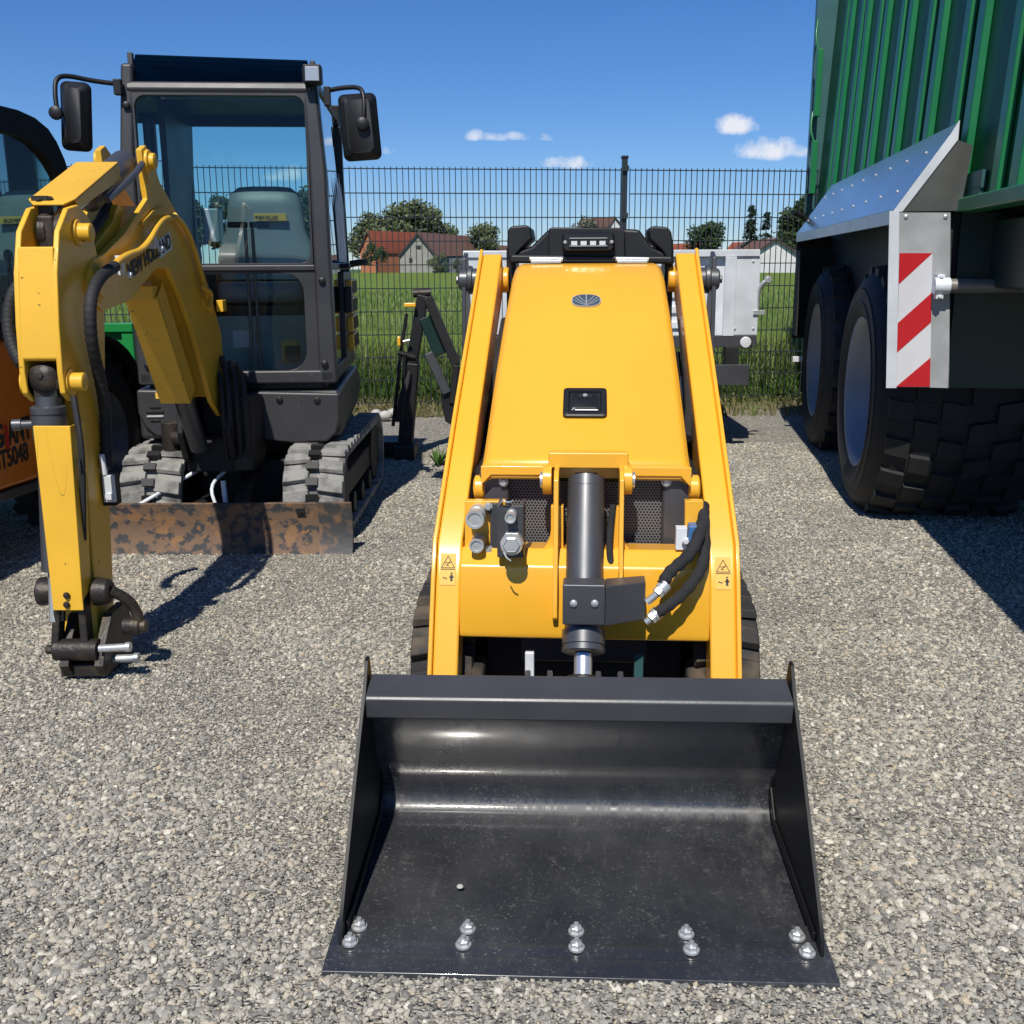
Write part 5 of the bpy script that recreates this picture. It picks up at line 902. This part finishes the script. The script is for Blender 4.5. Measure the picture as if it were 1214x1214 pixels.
th=Vector((0,.006,0)); k.hexa([T0[0],T0[1],T1[1],T1[0]],[p+th for p in (T0[0],T0[1],T1[1],T1[0])]); sd_=Vector((.004,.10,.002)); sb=Vector((.002,.07,0)); tx=Vector((-.006,0,0))
k.hexa([T0[1],T0[1]+sd_,T1[1]+sb+Vector((0,0,.05)),T1[1]+Vector((0,0,.03))],[p+tx for p in (T0[1],T0[1]+sd_,T1[1]+sb+Vector((0,0,.05)),T1[1]+Vector((0,0,.03)))])
k.hexa([T0[0],T0[0]+sd_,T1[0]+sb,T1[0]],[p-tx for p in (T0[0],T0[0]+sd_,T1[0]+sb,T1[0])]); k.build('cylinder_guard','yused',BC,bev=.003)
for py in (706,717): p=W.at(79,py,y=3.073); k=MB(W); k.bolt(p,(0,-1,0),.0085,.008); k.build('bolt','grime',BC)
k=MB(W); k.tube([W.at(87,470,y=3.15),W.at(92,500,y=3.13),W.at(96,525,y=3.12),W.at(98,560,y=3.12),W.at(99,640,y=3.13)],.010,8,2); k.box(*sum(((min(a_,b_),max(a_,b_)) for a_,b_ in zip(W.at(92,545,y=3.10),W.at(102,554,y=3.14))),())); k.build('hydraulic_pipe','rubber',STK)
# big flexible hoses either side of the stick
k=MB(W); k.tube([wt(136,316,-1.30),wt(120,326,-1.29),wt(109,345,-1.29),wt(106,372,-1.29),wt(109,410,-1.30),wt(118,445,-1.31),wt(125,485,-1.32),wt(126,520,-1.325),wt(127,556,-1.325)],lambda s:.0185*(1+.06*(int(s*74)%2)),12,4); k.build('armoured_hose','rubber',ET)
k=MB(W); k.tube([W.at(30,330,y=3.42),W.at(14,348,y=3.40),W.at(9,380,y=3.38),W.at(14,410,y=3.36),W.at(26,432,y=3.34)],lambda s:.020*(1+.06*(int(s*50)%2)),12,4); k.build('armoured_hose','rubber',ET)
# shut-off valve on the stick flank
p=wt(126,572,-1.335); k=MB(W); k.box(p.x-.012,p.x+.035,p.y-.02,p.y+.03,p.z-.075,p.z+.03); k.build('valve_body','dark',STK,bev=.004); k=MB(W); k.box(p.x+.0,p.x+.038,p.y-.035,p.y-.0205,p.z-.06,p.z+.03); k.cyl(p+Vector((.01,-.03,.03)),p+Vector((.005,-.03,.10)),.009); k.lathe(p+Vector((.02,-.035,-.04)),(0,-1,0),[(0,.014),(.006,.014),(.006,.006)],14); k.build('shut_off_valve','galv',STK,bev=.003)
# decals on flank
q=[wt(105,487,-1.352),wt(112,487,-1.352),wt(114.5,536,-1.350),wt(107.5,536,-1.350)]; k=MB(W); k.hexa([p+Vector((.004,0,0)) for p in q],[p+Vector((.005,0,0)) for p in q]); fd=k.build('safety_decal','decal',STK)
k=MB(W)
for (a_,b_,c_,d_) in ((107,492,110.5,493),(107,492,108,506),(110,496,111,509),(108.5,500,110.5,502),(108,515,112,516),(110.5,516,111.5,530),(109,526,113,527)):
    q=[wt(a_,b_,-1.35),wt(c_,b_,-1.35),wt(c_,d_,-1.35),wt(a_,d_,-1.35)]; k.hexa([p+Vector((.0045,0,0)) for p in q],[p+Vector((.0055,0,0)) for p in q])
k.build('decal_print','ink',fd)
# linkage and quick hitch
for px,r0,s in ((57,.05,0),(122,.05,1)):
    p=W.at(px,701,y=3.16); k=MB(W); k.lathe(p-Vector((.03,0,0)),(1,0,0),[(0,.034),(.006,.046),(.02,.046),(.05,.040),(.06,.030)],20); k.build('link_boss','grime',STK,bev=.003)
k=MB(W); a=W.at(60,702,y=3.16);b=W.at(120,702,y=3.16); k.cyl(a,b,.024)
k.build('link_pin','grime',STK)
for pa,pb in ((73,68),(99,104)): 
    k=MB(W); A=W.at(pa,705,y=3.12);Bq=W.at(pb,768,y=3.10); k.hexa([A+Vector((-.014,-.02,.03)),A+Vector((.010,-.02,.03)),A+Vector((.010,.03,.03)),A+Vector((-.014,.03,.03))],[Bq+Vector((-.014,-.02,0)),Bq+Vector((.010,-.02,0)),Bq+Vector((.010,.03,0)),Bq+Vector((-.014,.03,0))]); k.build('link_plate','grime',STK,bev=.004)
k=MB(W); A=W.at(124,700,y=3.15); k.tube([A+Vector((.02,0,0)),A+Vector((.07,.02,-.04)),A+Vector((.09,.03,-.10)),A+Vector((.085,.03,-.14))],.018,10,2); k.lathe(A+Vector((.04,.03,-.13)),(1,0,0),[(0,.029),(.05,.029),(.056,.022),(.072,.020)],20); k.build('rocker_link','grime',STK,bev=.002)
k=MB(W); A=W.at(66,770,y=3.10);Bq=W.at(118,770,y=3.10); k.cyl(A,Bq,.035); k.prx([(3.07,.06),(3.10,.02),(3.30,.015),(3.36,.10),(3.30,.20),(3.18,.20),(3.10,.12)],-1.43,-1.40); k.prx([(3.07,.06),(3.10,.02),(3.30,.015),(3.36,.10),(3.30,.20),(3.18,.20),(3.10,.12)],-1.32,-1.29); k.box(-1.44,-1.30,3.10,3.30,.015,.055); k.bolt(A,(-1,0,0),.016,.03); QH=k.build('quick_hitch','grime',STK,bev=.004)
for (p_,q_,r) in (((118,769,3.08),(154,767,3.08),.0125),((120,782,3.16),(164,780,3.16),.0135)): A=W.at(p_[0],p_[1],y=p_[2]);Bq=W.at(q_[0],q_[1],y=q_[2]); k=MB(W); k.cyl(A,Bq,r); k.cyl(Bq-Vector((.012,0,0)),Bq+Vector((.002,0,0)),r*1.25); k.build('hitch_pin','zinc',QH)
# ================================================================== big green trailer (right)
TRF=Frame(1.69,4.75,-8.5); TT=thing('farm_trailer','tall green ribbed farm trailer with galvanised mudguard, towering at the right edge','trailer',TRF)
WX=.27   # wall at local x (at bottom), leans outwards (left) going up
zb0,zt0=1.53,3.6; ln_=lambda z:(z-zb0)*.05
ya,yz=-3.2,5.2
k=MB(TRF); k.hexa([Vector((WX+.05,ya,zb0)),Vector((WX+2.2,ya,zb0)),Vector((WX+2.2,yz,zb0)),Vector((WX+.05,yz,zb0))],[Vector((WX+.05+ln_(zt0),ya,zt0)),Vector((WX+2.2,ya,zt0)),Vector((WX+2.2,yz,zt0)),Vector((WX+.05+ln_(zt0),yz,zt0))]); BODY=k.build('body','tpanel',TT)
# folded ribs: pairs of raised channels along the wall
def rib(y0,w_,h=.05,c=.012):
    k=MB(TRF); P=[(WX+.05,y0),(WX+.05-h,y0+c),(WX+.05-h,y0+w_-c),(WX+.05,y0+w_)]
    k.loft([[Vector((x,y,zb0+.03)) for x,y in P],[Vector((x+ln_(zt0),y,zt0)) for x,y in P]]); k.build('wall_rib','tgreen',BODY,bev=.006)
y=-3.12
while y<yz-.4: rib(y,.13,.032,.012); rib(y+.27,.10,.030,.004); y+=.80
k=MB(TRF); k.box(WX-.01,WX+.10,ya,yz,zb0-.03,zb0+.03); k.build('floor_rail','tgreen',TT,bev=.008)
k=MB(TRF); k.box(WX+.15,WX+1.9,ya+.1,yz,zb0-.35,zb0-.06); k.build('chassis','tdark',TT,bev=.01)
# front bulkhead wider than the wall
k=MB(TRF); k.hexa([Vector((WX-.03,yz+.02,1.35)),Vector((WX+2.3,yz+.02,1.35)),Vector((WX+2.3,yz+.12,1.35)),Vector((WX-.03,yz+.12,1.35))],[Vector((WX-.03,yz+.02,3.9)),Vector((WX+2.3,yz+.02,3.9)),Vector((WX+2.3,yz+.12,3.9)),Vector((WX-.03,yz+.12,3.9))]); FBK=k.build('front_bulkhead','steelblue',TT,bev=.01)
for z0,z1 in ((1.9,2.35),(2.55,3.1)): k=MB(TRF); k.box(WX-.03,WX+.02,yz-.22,yz-.14,z0,z1); k.tube([(WX-.02,yz-.2,z1),(WX-.05,yz-.18,z1+.1),(WX-.03,yz-.12,z1+.25)],.010,8,2); k.build('flap_cylinder','tgreen',BODY,bev=.01)
# mudguard
FL=3.62; zfar=-.0
def fen(k,P0,P1,t): k.hexa(P0,[p+Vector(t) for p in P0]) 
top=Vector((.225,0,1.835))
k=MB(TRF); P=[Vector((-.0,-.02,1.515)),Vector((-.0,FL,1.515)),Vector((.24,FL,1.87)),Vector((.24,-.02,1.87))]; k.hexa(P,[p+Vector((-.004,0,.003)) for p in P]); MG=k.build('mudguard','mirrorsheet',TT)
k=MB(TRF); P=[Vector((-.0045,-.02,1.455)),Vector((-.0045,FL,1.455)),Vector((-.0045,FL,1.516)),Vector((-.0045,-.02,1.516))]; k.hexa(P,[p+Vector((.004,0,0)) for p in P]); k.build('mudguard_lip','fengalv',MG)
for i in range(9):
    for u in (.25,.72): p=Vector((.24*u-.004,.25+i*.40,1.515+.355*u+.004)); k=MB(TRF); k.lathe(p,(-.85,0,.53),[(0,.009),(.004,.007),(.006,.003)],10); k.build('rivet','zinc',MG)
k=MB(TRF); k.prism([Vector((x,-.030,z)) for x,z in ((-.010,1.505),(.205,1.825),(.236,1.88),(.236,1.80),(.03,1.505))],(0,.02,0)); k.build('mudguard_edge_strip','fengalv',MG,bev=.002)
k=MB(TRF); k.prism([Vector((x,-.022,z)) for x,z in ((.03,1.507),(.236,1.80),(.300,1.775),(.272,1.507))],(0,.012,0)); k.build('gusset_plate','steelplate',MG)
# rubber flaps closing the wheel bay above the far tyre
k=MB(TRF); k.box(.0,.012,FL-.25,FL,.75,1.39); k.build('rubber_flap','rubber',TT); k=MB(TRF); k.box(.0,1.6,FL-.02,FL,.72,1.50); k.build('splash_guard','dark',TT); k=MB(TRF); k.box(.03,1.6,.035,.05,.74,1.5); k.build('splash_guard','dark',TT)
k=MB(TRF); k.box(.02,1.7,FL-.02,.1,1.42,1.45) if False else k.box(.25,.29,.05,FL,1.0,1.55); k.build('inner_guard','dark',TT)
# end plate with striped marker
tq=lambda px,py,y=-.03: TRF.at(px,py,y=y)
x1=.285
k=MB(TRF); k.prism([tq(1063,458.5),tq(1125,460),tq(1127,252),tq(1066,252)],(0,.004,0)); EP=k.build('end_plate','dullzinc',TT)
k=MB(TRF); P=[tq(1050.5,460,-.032),tq(1063.2,460,-.032),tq(1066.2,250,-.032),tq(1054.5,250,-.032)]; k.prism(P,(0,.006,0)); k.build('plate_fold','fengalv',EP)
k=MB(TRF); P=[tq(1062.5,458.5,-.034),tq(1102.5,458.5,-.034),tq(1105.5,300,-.034),tq(1066.5,300,-.034)]; k.prism(P,(0,.003,0)); MK=k.build('striped_marker','white',EP)
def mq(u,py): 
    t=(458.5-py)/158.5; return tq(1062.5+4*t+u*(40+(-1)*t),py,-.0355)
k=MB(TRF)
for P in ((( 0,300),(1,300),(0,337)),((0,383),(1,347),(1,382),(0,418)),((0,458.5),(1,424),(1,458.5))): k.prism([mq(*q) for q in P],(0,.001,0))
k.build('red_stripes','red',MK)
for px,py in ((1074,257),(1121,257)): k=MB(TRF); k.lathe(TRF.at(px,py,y=-.03),(0,-1,0),[(0,.010),(.004,.009),(.007,.004)],12); k.build('rivet','zinc',EP)
# dark rear panel and bar
k=MB(TRF); k.box(x1+.001,1.9,.0,.03,.735,1.50); k.build('rear_panel','tdark',TT); 
p=TRF.at(1110,339,y=-.07); k=MB(TRF); k.cyl(Vector((p.x,-.07,p.z)),Vector((1.6,-.07,p.z-.004)),.031); RB=k.build('under_run_bar','barsteel',TT)
k=MB(TRF); k.cyl(Vector((p.x-.01,-.07,p.z)),Vector((p.x+.055,-.07,p.z)),.036); k.box(p.x,p.x+.03,-.085,-.03,p.z-.055,p.z+.05); k.bolt((p.x+.015,-.085,p.z+.04),(0,-1,0),.008,.01); k.bolt((p.x+.015,-.085,p.z-.045),(0,-1,0),.008,.01); k.build('bar_clamp','galv',RB,bev=.004)
k=MB(TRF); p=TRF.at(1206,255,y=-.05); k.box(p.x-.03,p.x+.06,-.06,.04,p.z-.0,p.z+.10); k.lathe(Vector((p.x,-.06,p.z-.03)),(0,-1,0),[(-.04,.03),(0,.03),(.006,.022)],16); k.build('tail_coupling','grime',TT,bev=.004)
k=MB(TRF)
for (u0,v0,u1,v1) in ((1147,207,1166,222),(1143,226,1163,243)): a=TRF.at(u0,v0,x=WX+.04);b=TRF.at(u1,v1,x=WX+.04); k.box(WX+.03,WX+.047,min(a.y,b.y),max(a.y,b.y),min(a.z,b.z),max(a.z,b.z))
k.build('type_plate','steelblue',BODY)
# wheels
def bigwheel(y,x0=.075):
    cz=.615; R=.68; w_=.80; k=MB(TRF)
    prof=[(0.03,.39),(.0,.405),(-.006,.42),(-.012,.43),(-.018,.47),(-.019,.475),(-.023,.478),(-.023,.486),(-.018,.489),(-.014,.53),(-.016,.535),(-.016,.545),(-.008,.55),(.01,.59),(.05,.628),(.09,.645),(w_-.09,.64),(w_-.05,.625),(w_,.58),(w_,.42),(w_-.03,.39)]
    k.lathe((x0,y,cz),(1,0,0),prof,72,cap=False); n=22
    for i in range(n):
        for s in(0,1):
            a0=2*pi*(i+.5*s)/n; 
            for j in range(3):
                t0=.04+.36*(j/3)*1.0; t1=t0+.108; a1=a0+(j)*.15; da=.078
                if s: t0,t1=w_-t0,w_-t1
                def C(t,a,r): return Vector((x0+t,y+r*cos(a),cz+r*sin(a)))
                r0=.60 if j==0 else .63; r1=.655 if j==0 else .668
                k.hexa([C(t0,a1-da,r0),C(t1,a1-da+.03,.63),C(t1,a1+da+.03,.63),C(t0,a1+da,r0)],[C(t0,a1-da*.85,r1-.0),C(t1,a1-da*.85+.03,.670),C(t1,a1+da*.85+.03,.670),C(t0,a1+da*.85,r1)])
    for v in k.v: v.z=max(v.z,.004+.0*v.x)
    T=k.build('wheel','rubber',TT,sharp=30)
    k=MB(TRF); k.lathe((x0,y,cz),(1,0,0),[(.012,.395),(.0,.40),(.004,.385),(.02,.372),(.05,.365),(.09,.35),(.12,.34),(.13,.30),(.20,.26),(.205,.0)],56,cap=False); r_=k.build('rim','rim',T)
    k=MB(TRF); k.lathe((x0+.2,y,cz),(-1,0,0),[(0,.14),(.03,.14),(.04,.09),(.11,.08),(.12,.05)],24)
    for i in range(10): a=2*pi*i/10; k.bolt((x0+.2,y+.19*cos(a),cz+.19*sin(a)),(-1,0,0),.014,.03)
    k.build('hub','zinc',T)
bigwheel(.84,.045); bigwheel(2.80)
k=MB(TRF); 
for y in (1.14,2.86): k.cyl((.5,y,.60),(2.2,y,.60),.07)
k.box(.9,1.2,.5,3.4,.65,.95); k.build('axles','dark',TT)
for y in (1.14,2.86):  # far-side wheels
    k=MB(TRF); k.lathe((1.75,y,.64),(1,0,0),[(0,.4),(0,.6),(.06,.64),(.5,.64),(.56,.6),(.56,.4)],40); k.build('wheel','rubber',TT)
k=MB(TRF); p=TRF.at(943,426,x=.0); k.box(-.02,.06,p.y,p.y+.05,p.z-.02,p.z+.02); k.build('side_marker_lamp','white',TT,bev=.003)
k=MB(TRF); a=TRF.at(940,252,x=-.02); k.tube([a,a+Vector((.02,.02,-.0)),a+Vector((.10,.05,-.03)),a+Vector((.14,.06,-.12))],.022,10,2); k.build('tarp_crank','black',TT); 
q=TRF.at(1145,789,z=.0)
# ================================================================== galvanised trailer behind the loader
GF=Frame(.70,7.3,0); GT=thing('galvanised_trailer','galvanised box trailer with round white front lamps behind the yellow loader','trailer',GF)
def gbox(pa,pb,y0,y1,name,m,par=None,bev=.004): a=W.at(*pa,y=7.3);b=W.at(*pb,y=7.3); k=MB(W); k.box(a.x,b.x,y0,y1,b.z,a.z); return k.build(name,m,par or GT,bev=bev)
FWL=gbox((550,302),(896,398),7.32,7.36,'front_wall','galv')
for i in range(5): 
    zc=1.30-.105*i; k=MB(W); k.box(-.20,1.28,7.30,7.32,zc-.028,zc+.028); k.build('wall_bead','galv',FWL,bev=.012)
gbox((549,297.5),(900,304),7.27,7.40,'top_rail','fengalv'); 
for a_,b_ in ((550,606),(868,897)): 
    c=gbox((a_,304.5),(b_,397),7.285,7.318,'corner_plate','fengalv'); 
    for px in (a_+3,b_-4):
        for py in (310,390): k=MB(W); k.lathe(W.at(px,py,y=7.285),(0,-1,0),[(0,.011),(.004,.009),(.006,.004)],10); k.build('rivet','zinc',c)
for a_ in (592,859,865,573): gbox((a_,304.5),(a_+3.5,398),7.255,7.284,'upright','fengalv')
k=MB(W); k.box(-.33,1.70,7.36,9.0,.76,.80); k.box(-.33,-.29,7.4,9.0,.80,1.36); k.box(1.66,1.70,7.4,9.0,.80,1.36); k.build('loading_box','galv',GT)
gbox((552,399),(895,411),7.26,7.34,'front_beam','anth')
for px in (884,571): k=MB(W); k.lathe(W.at(px,406,y=7.26),(0,-1,0),[(-.03,.045),(.0,.045),(.01,.042)],24); h=k.build('marker_lamp','black',GT); k=MB(W); k.lathe(W.at(px,406,y=7.249),(0,-1,0),[(0,.040),(.008,.034),(.010,.015)],24); k.build('lens','white',h)
gbox((843,431),(884,455),7.20,7.24,'mounting_plate','anth'); gbox((858,411),(872,440),7.24,7.30,'mounting_arm','dark')
k=MB(W); p=W.at(902,345,y=7.3); k.tube([p+Vector((-.02,.0,-.12)),p+Vector((-.02,0,0)),p+Vector((.01,-.02,.06)),p+Vector((.04,-.02,.07))],.016,10,2); k.lathe(p+Vector((.04,-.02,.075)),(0,-1,0),[(-.03,.02),(0,.03),(.03,.02)],12); k.box(p.x-.05,p.x+.03,7.27,7.31,p.z-.16,p.z-.13); k.build('tailboard_latch','zinc',GT,bev=.002)
for x in (-.10,1.45): k=MB(W); k.lathe((x-.09,8.2,.31),(1,0,0),[(0,.17),(0,.28),(.03,.31),(.15,.31),(.18,.28),(.18,.17)],32); w_=k.build('wheel','rubber',GT); k=MB(W); k.lathe((x-.09,8.2,.31),(1,0,0),[(.03,.175),(.05,.15),(.06,.05)],24); k.build('rim','rim',w_)
k=MB(W); k.box(-.2,1.6,8.1,8.25,.28,.36); k.box(0,.06,7.3,9,.68,.755); k.box(1.35,1.41,7.3,9,.68,.755); k.box(.66,.74,6.3,9,.60,.68); k.cyl((.7,6.35,.0),(.7,6.35,.6),.03); k.build('chassis','dark',GT,bev=.004)
k=MB(W); k.cyl((1.43,7.25,.0),(1.43,7.25,.50),.024); k.box(1.37,1.49,7.19,7.31,0,.01); k.build('support_leg','black',GT)
a=W.at(552,410,y=7.28); k=MB(W); k.box(a.x-.02,a.x+.03,7.26,7.31,.45,.80); k.build('corner_leg','zinc',GT)
# ================================================================== backhoe attachment
HF=Frame(-.72,7.1,0); HT=thing('backhoe_attachment','small black backhoe attachment with folded arm standing by the fence','backhoe',HF)
def seg(a,b,w_,d_,name,m='black',par=None,y=7.1,bev=.008,dy=0):
    A=W.at(*a,y=y);Bq=W.at(*b,y=y+dy); D=(Bq-A).normalized(); s=D.cross(Vector((0,1,0))).normalized(); u=Vector((0,1,0)); k=MB(W)
    k.hexa([A-s*w_+u*d_,A+s*w_+u*d_,A+s*w_-u*d_,A-s*w_-u*d_],[Bq-s*w_+u*d_,Bq+s*w_+u*d_,Bq+s*w_-u*d_,Bq-s*w_-u*d_]); return k.build(name,m,par or HT,bev=bev)
bm_=seg((480,540),(488,430),.05,.06,'boom'); seg((488,432),(502,350),.038,.055,'boom_upper','black',bm_)
k=MB(W); a=W.at(490,348,y=7.1);b=W.at(511,347,y=7.1); k.cyl(a,b,.028); k.build('pivot_pin','grime',bm_)
st_=seg((507,352),(541,432),.03,.05,'stick',m='dark',y=7.02); seg((506,375),(524,420),.055,.03,'stick_plate','tdark',st_,y=7.05)
seg((508,418),(530,466),.03,.03,'bucket_cylinder','cylpaint',st_,y=6.98); seg((541,432),(536,478),.02,.04,'tipping_link','dark',st_,y=7.0)
k=MB(W); P=[W.at(*q,y=6.98) for q in ((522,462),(540,462),(547,480),(544,500),(538,506),(528,500),(524,482))]; k.prism(P,(0,.16,0)); k.build('digging_bucket','black',HT,bev=.006)
for a,b in (((482,372),(472,440)),((474,432),(466,505)),((480,420),(476,500))): k=MB(W); k.tube([W.at(*a,y=7.02),W.at(*b,y=7.04)],.012,8); k.build('control_rod','black',HT)
k=MB(W); k.tube([W.at(472,418,y=7.03),W.at(492,424,y=7.05)],.02,8); k.build('rod_bracket','black',HT)
k=MB(W); a=W.at(479,359,y=7.0);b=W.at(493,364,y=7.0); k.box(a.x,b.x,6.99,7.02,b.z,a.z); k.box(W.at(471,401,y=7).x,W.at(475,410,y=7).x,6.99,7.03,W.at(471,410,y=7).z,W.at(471,399,y=7).z); k.build('lever_knob','yellow',HT,bev=.006)
k=MB(W); k.tube([W.at(478,405,y=7.0),W.at(486,403,y=7.0)],.01,8); k.build('spring_clip','zinc',HT)
k=MB(W); a=W.at(436,505,y=7.1);b=W.at(494,542,y=7.1); k.box(a.x,b.x-.08,7.0,7.3,.03,.12); k.box(-.80,-.66,6.95,7.3,.0,.10); k.build('base_frame','black',HT,bev=.01)
k=MB(W); 
for dx in (0,.03,.06): k.tube([W.at(470+dx*100,500,y=7.0),W.at(474+dx*80,470,y=6.98),W.at(480+dx*60,455,y=7.0),W.at(486,440,y=7.02)],.010,8,2)
k.build('hydraulic_hose','rubber',HT)
# ================================================================== orange wheel loader (left edge)
OF=Frame(-2.19,4.35,-7); OT=thing('compact_wheel_loader','orange compact wheel loader with black cab cut off by the left edge','wheel loader',OF)
def of(px,py,x=0): return OF.at(px,py,x=x)
a=of(0,583);b=of(46,568)
k=MB(OF); k.prx([(-1.6,.37),(.30,.345),(.42,.50),(.44,.92),(.40,.985),(-1.6,1.0)],-1.15,.0); OB=k.build('body','orange',OT,bev=.03,seg=3)
k=MB(OF); k.prx([(-1.6,.325),(.30,.305),(.30,.344),(-1.6,.369)],-1.1,.004); k.build('sill','anth',OT,bev=.004)
k=MB(OF); k.prx([(.44,.50),(.50,.85),(.95,.93),(1.5,.90),(1.5,.45),(1.0,.40)],-1.0,-.30); k.build('rear_body','dark',OT,bev=.02)
P=of(-9,533,.002);Q=of(38,528,.002); [text('side_lettering',w_,'ink',OB,OF.M@Vector((.0015,of(a_,533,.002).y,P.z)),OF.M.to_3x3()@Vector((0,1,.03)),Vector((0,0,1)),.098,.004,.001,fit=of(b_,530,.002).y-of(a_,533,.002).y) for w_,a_,b_ in (('G',-7,6),('ANT',12,39))]
P2=of(7,533,.002); text('side_lettering','i','redink',OB,OF.M@Vector((.0025,P2.y,P2.z+.005)),OF.M.to_3x3()@Vector((0,1,.03)),Vector((0,0,1)),.105,.005,.001)
P=of(-8,560,.002);Q=of(36,556,.002); text('side_lettering','GT5048','ink',OB,OF.M@Vector((.0015,P.y,P.z)),OF.M.to_3x3()@Vector((0,1,.03)),Vector((0,0,1)),.078,.003,.001,fit=Q.y-P.y)
# cab, profile traced in the flank plane
cp=[(-.75,1.90),(.0,1.945),(.30,1.955),(.45,1.955),(.574,1.940),(.676,1.905),(.737,1.855),(.789,1.786),(.835,1.69),(.85,1.59),(.80,1.24),(.72,.99),(-.75,.99)]
ci=[(-.70,1.80),(.0,1.84),(.28,1.85),(.42,1.845),(.53,1.825),(.61,1.79),(.665,1.75),(.715,1.70),(.755,1.63),(.765,1.58),(.72,1.27),(.65,1.06),(-.70,1.06)]
for x0,x1 in ((-.05,0),(-1.15,-1.10)):
    k=MB(OF); n=len(cp); V=[Vector((x,y,z)) for x in (x0,x1) for q in (cp,ci) for y,z in q]; F=[]
    for j in range(n):
        q=(j+1)%n; F+=[(j,q,n+q,n+j),(2*n+j,3*n+j,3*n+q,2*n+q),(j,2*n+j,2*n+q,q),(n+j,n+q,3*n+q,3*n+j)]
    k.add(V,F); f=k.build('cab_side_frame','black',OT,bev=.006)
    k=MB(OF); k.add([Vector(((x0+x1)/2,y,z)) for y,z in ci],[tuple(range(n))]); k.build('side_window','glassd2',f)
    k=MB(OF); k.box(x0+.005,x1-.005,-.02,.03,1.05,1.85); k.build('window_post','black',f,bev=.004)
k=MB(OF); up=cp[:10]; lo=[(y-.03,z-.035) for y,z in up]
k.loft([[Vector((x,y,z)) for y,z in up[:7]+lo[:7][::-1]] for x in (-1.10,-.05)]); k.build('cab_roof','black',OT,bev=.006)
k=MB(OF); k.add([Vector((x,y,z)) for x in (-1.10,-.05) for y,z in cp[6:12]],[(i_,i_+1,6+i_+1,6+i_) for i_ in range(5)]); k.build('rear_window','glassd2',OT)
k=MB(OF); k.box(-.85,-.35,.10,.25,1.0,1.55); k.box(-.85,-.35,-.35,.2,1.0,1.12); k.build('driver_seat','black',OT,bev=.04,seg=3)
k=MB(OF); k.tube([(-.55,-.45,1.0),(-.58,-.35,1.25)],.03,8); k.lathe((-.58,-.34,1.27),(0,-.4,1),[(0,.17),(.02,.18),(.03,.17)],24); k.build('steering_wheel','black',OT)
def owheel(y,r=.44):
    k=MB(OF); k.lathe((-.30,y,r),(1,0,0),[(0,.25),(0,r-.06),(.03,r-.01),(.06,r),(.26,r),(.29,r-.01),(.32,r-.06),(.33,.30),(.31,.26)],48,cap=False)
    for i in range(22):
        a=2*pi*i/22
        for s in(0,1):
            a1=a+s*pi/22; t0,t1=(.02,.17) if s else (.15,.30); C=lambda t,aa,rr_: Vector((-.30+t,y+rr_*cos(aa),r+rr_*sin(aa))); k.hexa([C(t0,a1-.05,r-.01),C(t1,a1-.02,r-.01),C(t1,a1+.08,r-.01),C(t0,a1+.05,r-.01)],[C(t0,a1-.05,r+.02),C(t1,a1-.02,r+.02),C(t1,a1+.08,r+.02),C(t0,a1+.05,r+.02)])
    w_=k.build('wheel','rubber',OT,sharp=30); k=MB(OF); k.lathe((-.30,y,r),(1,0,0),[(.315,.262),(.325,.25),(.30,.235),(.26,.22),(.24,.20),(.20,.16),(.20,.0)],40,cap=False); k.build('rim','rimdark',w_)
owheel(.86); owheel(-1.05)
k=MB(OF); P=[(.86+.50*cos(radians(a)),.46+.50*sin(radians(a))) for a in range(-5,186,12)]; Pi=[(.86+.485*cos(radians(a)),.46+.485*sin(radians(a))) for a in range(-5,186,12)]
k.loft([[Vector((x,y,z)) for y,z in P+Pi[::-1]] for x in (-.36,.045)]); k.build('rear_mudguard','black',OT,bev=.003)
k=MB(OF); k.box(-1.2,-.3,.8,.92,.38,.50); k.build('axle','dark',OT)
# ================================================================== green trailer behind the wheel loader
NF=Frame(-2.9,6.9,0); NT=thing('green_tipping_trailer','low bright green trailer box between the orange loader and the excavator cab','trailer',NF)
k=MB(W); k.box(-3.9,-2.335,6.5,6.54,.42,.90); fw=k.build('side_wall','green2',NT,bev=.004)
k=MB(W); k.box(-3.9,-2.325,6.46,6.55,.90,.955); k.box(-2.40,-2.33,6.47,6.499,.42,.899); k.box(-3.9,-2.401,6.47,6.499,.42,.48); k.build('wall_frame','green2',NT,bev=.006)
k=MB(W); k.box(-3.9,-2.34,6.541,8.3,.42,.48); k.box(-2.375,-2.335,6.541,8.3,.48,.90); k.build('box_floor','green2',NT)
for x in (-3.5,-2.75): k=MB(W); k.lathe((x,7.4,.30),(1,0,0),[(0,.15),(0,.27),(.03,.30),(.16,.30),(.19,.27),(.19,.15)],32); w_=k.build('wheel','rubber',NT); k=MB(W); k.lathe((x,7.4,.30),(1,0,0),[(.02,.152),(.05,.12),(.06,.03)],20); k.build('rim','rim',w_)
k=MB(W); k.box(-3.5,-2.5,7.3,7.5,.26,.419); k.build('axle','dark',NT)

p=B_.M@Vector((-.243,.25,.03)); k=MB(W); bm=bmesh.new(); bmesh.ops.create_icosphere(bm,subdivisions=2,radius=.007)
for v in bm.verts: v.co*=1+.4*noise.noise(v.co*60+Vector((3,0,0))); v.co.z*=.6
k.add([v.co+p for v in bm.verts],[[v.index for v in f.verts] for f in bm.faces]); bm.free(); tag(k.build('pebble','palestone'),'tiny pale pebble lying on the dark bucket floor','pebble')
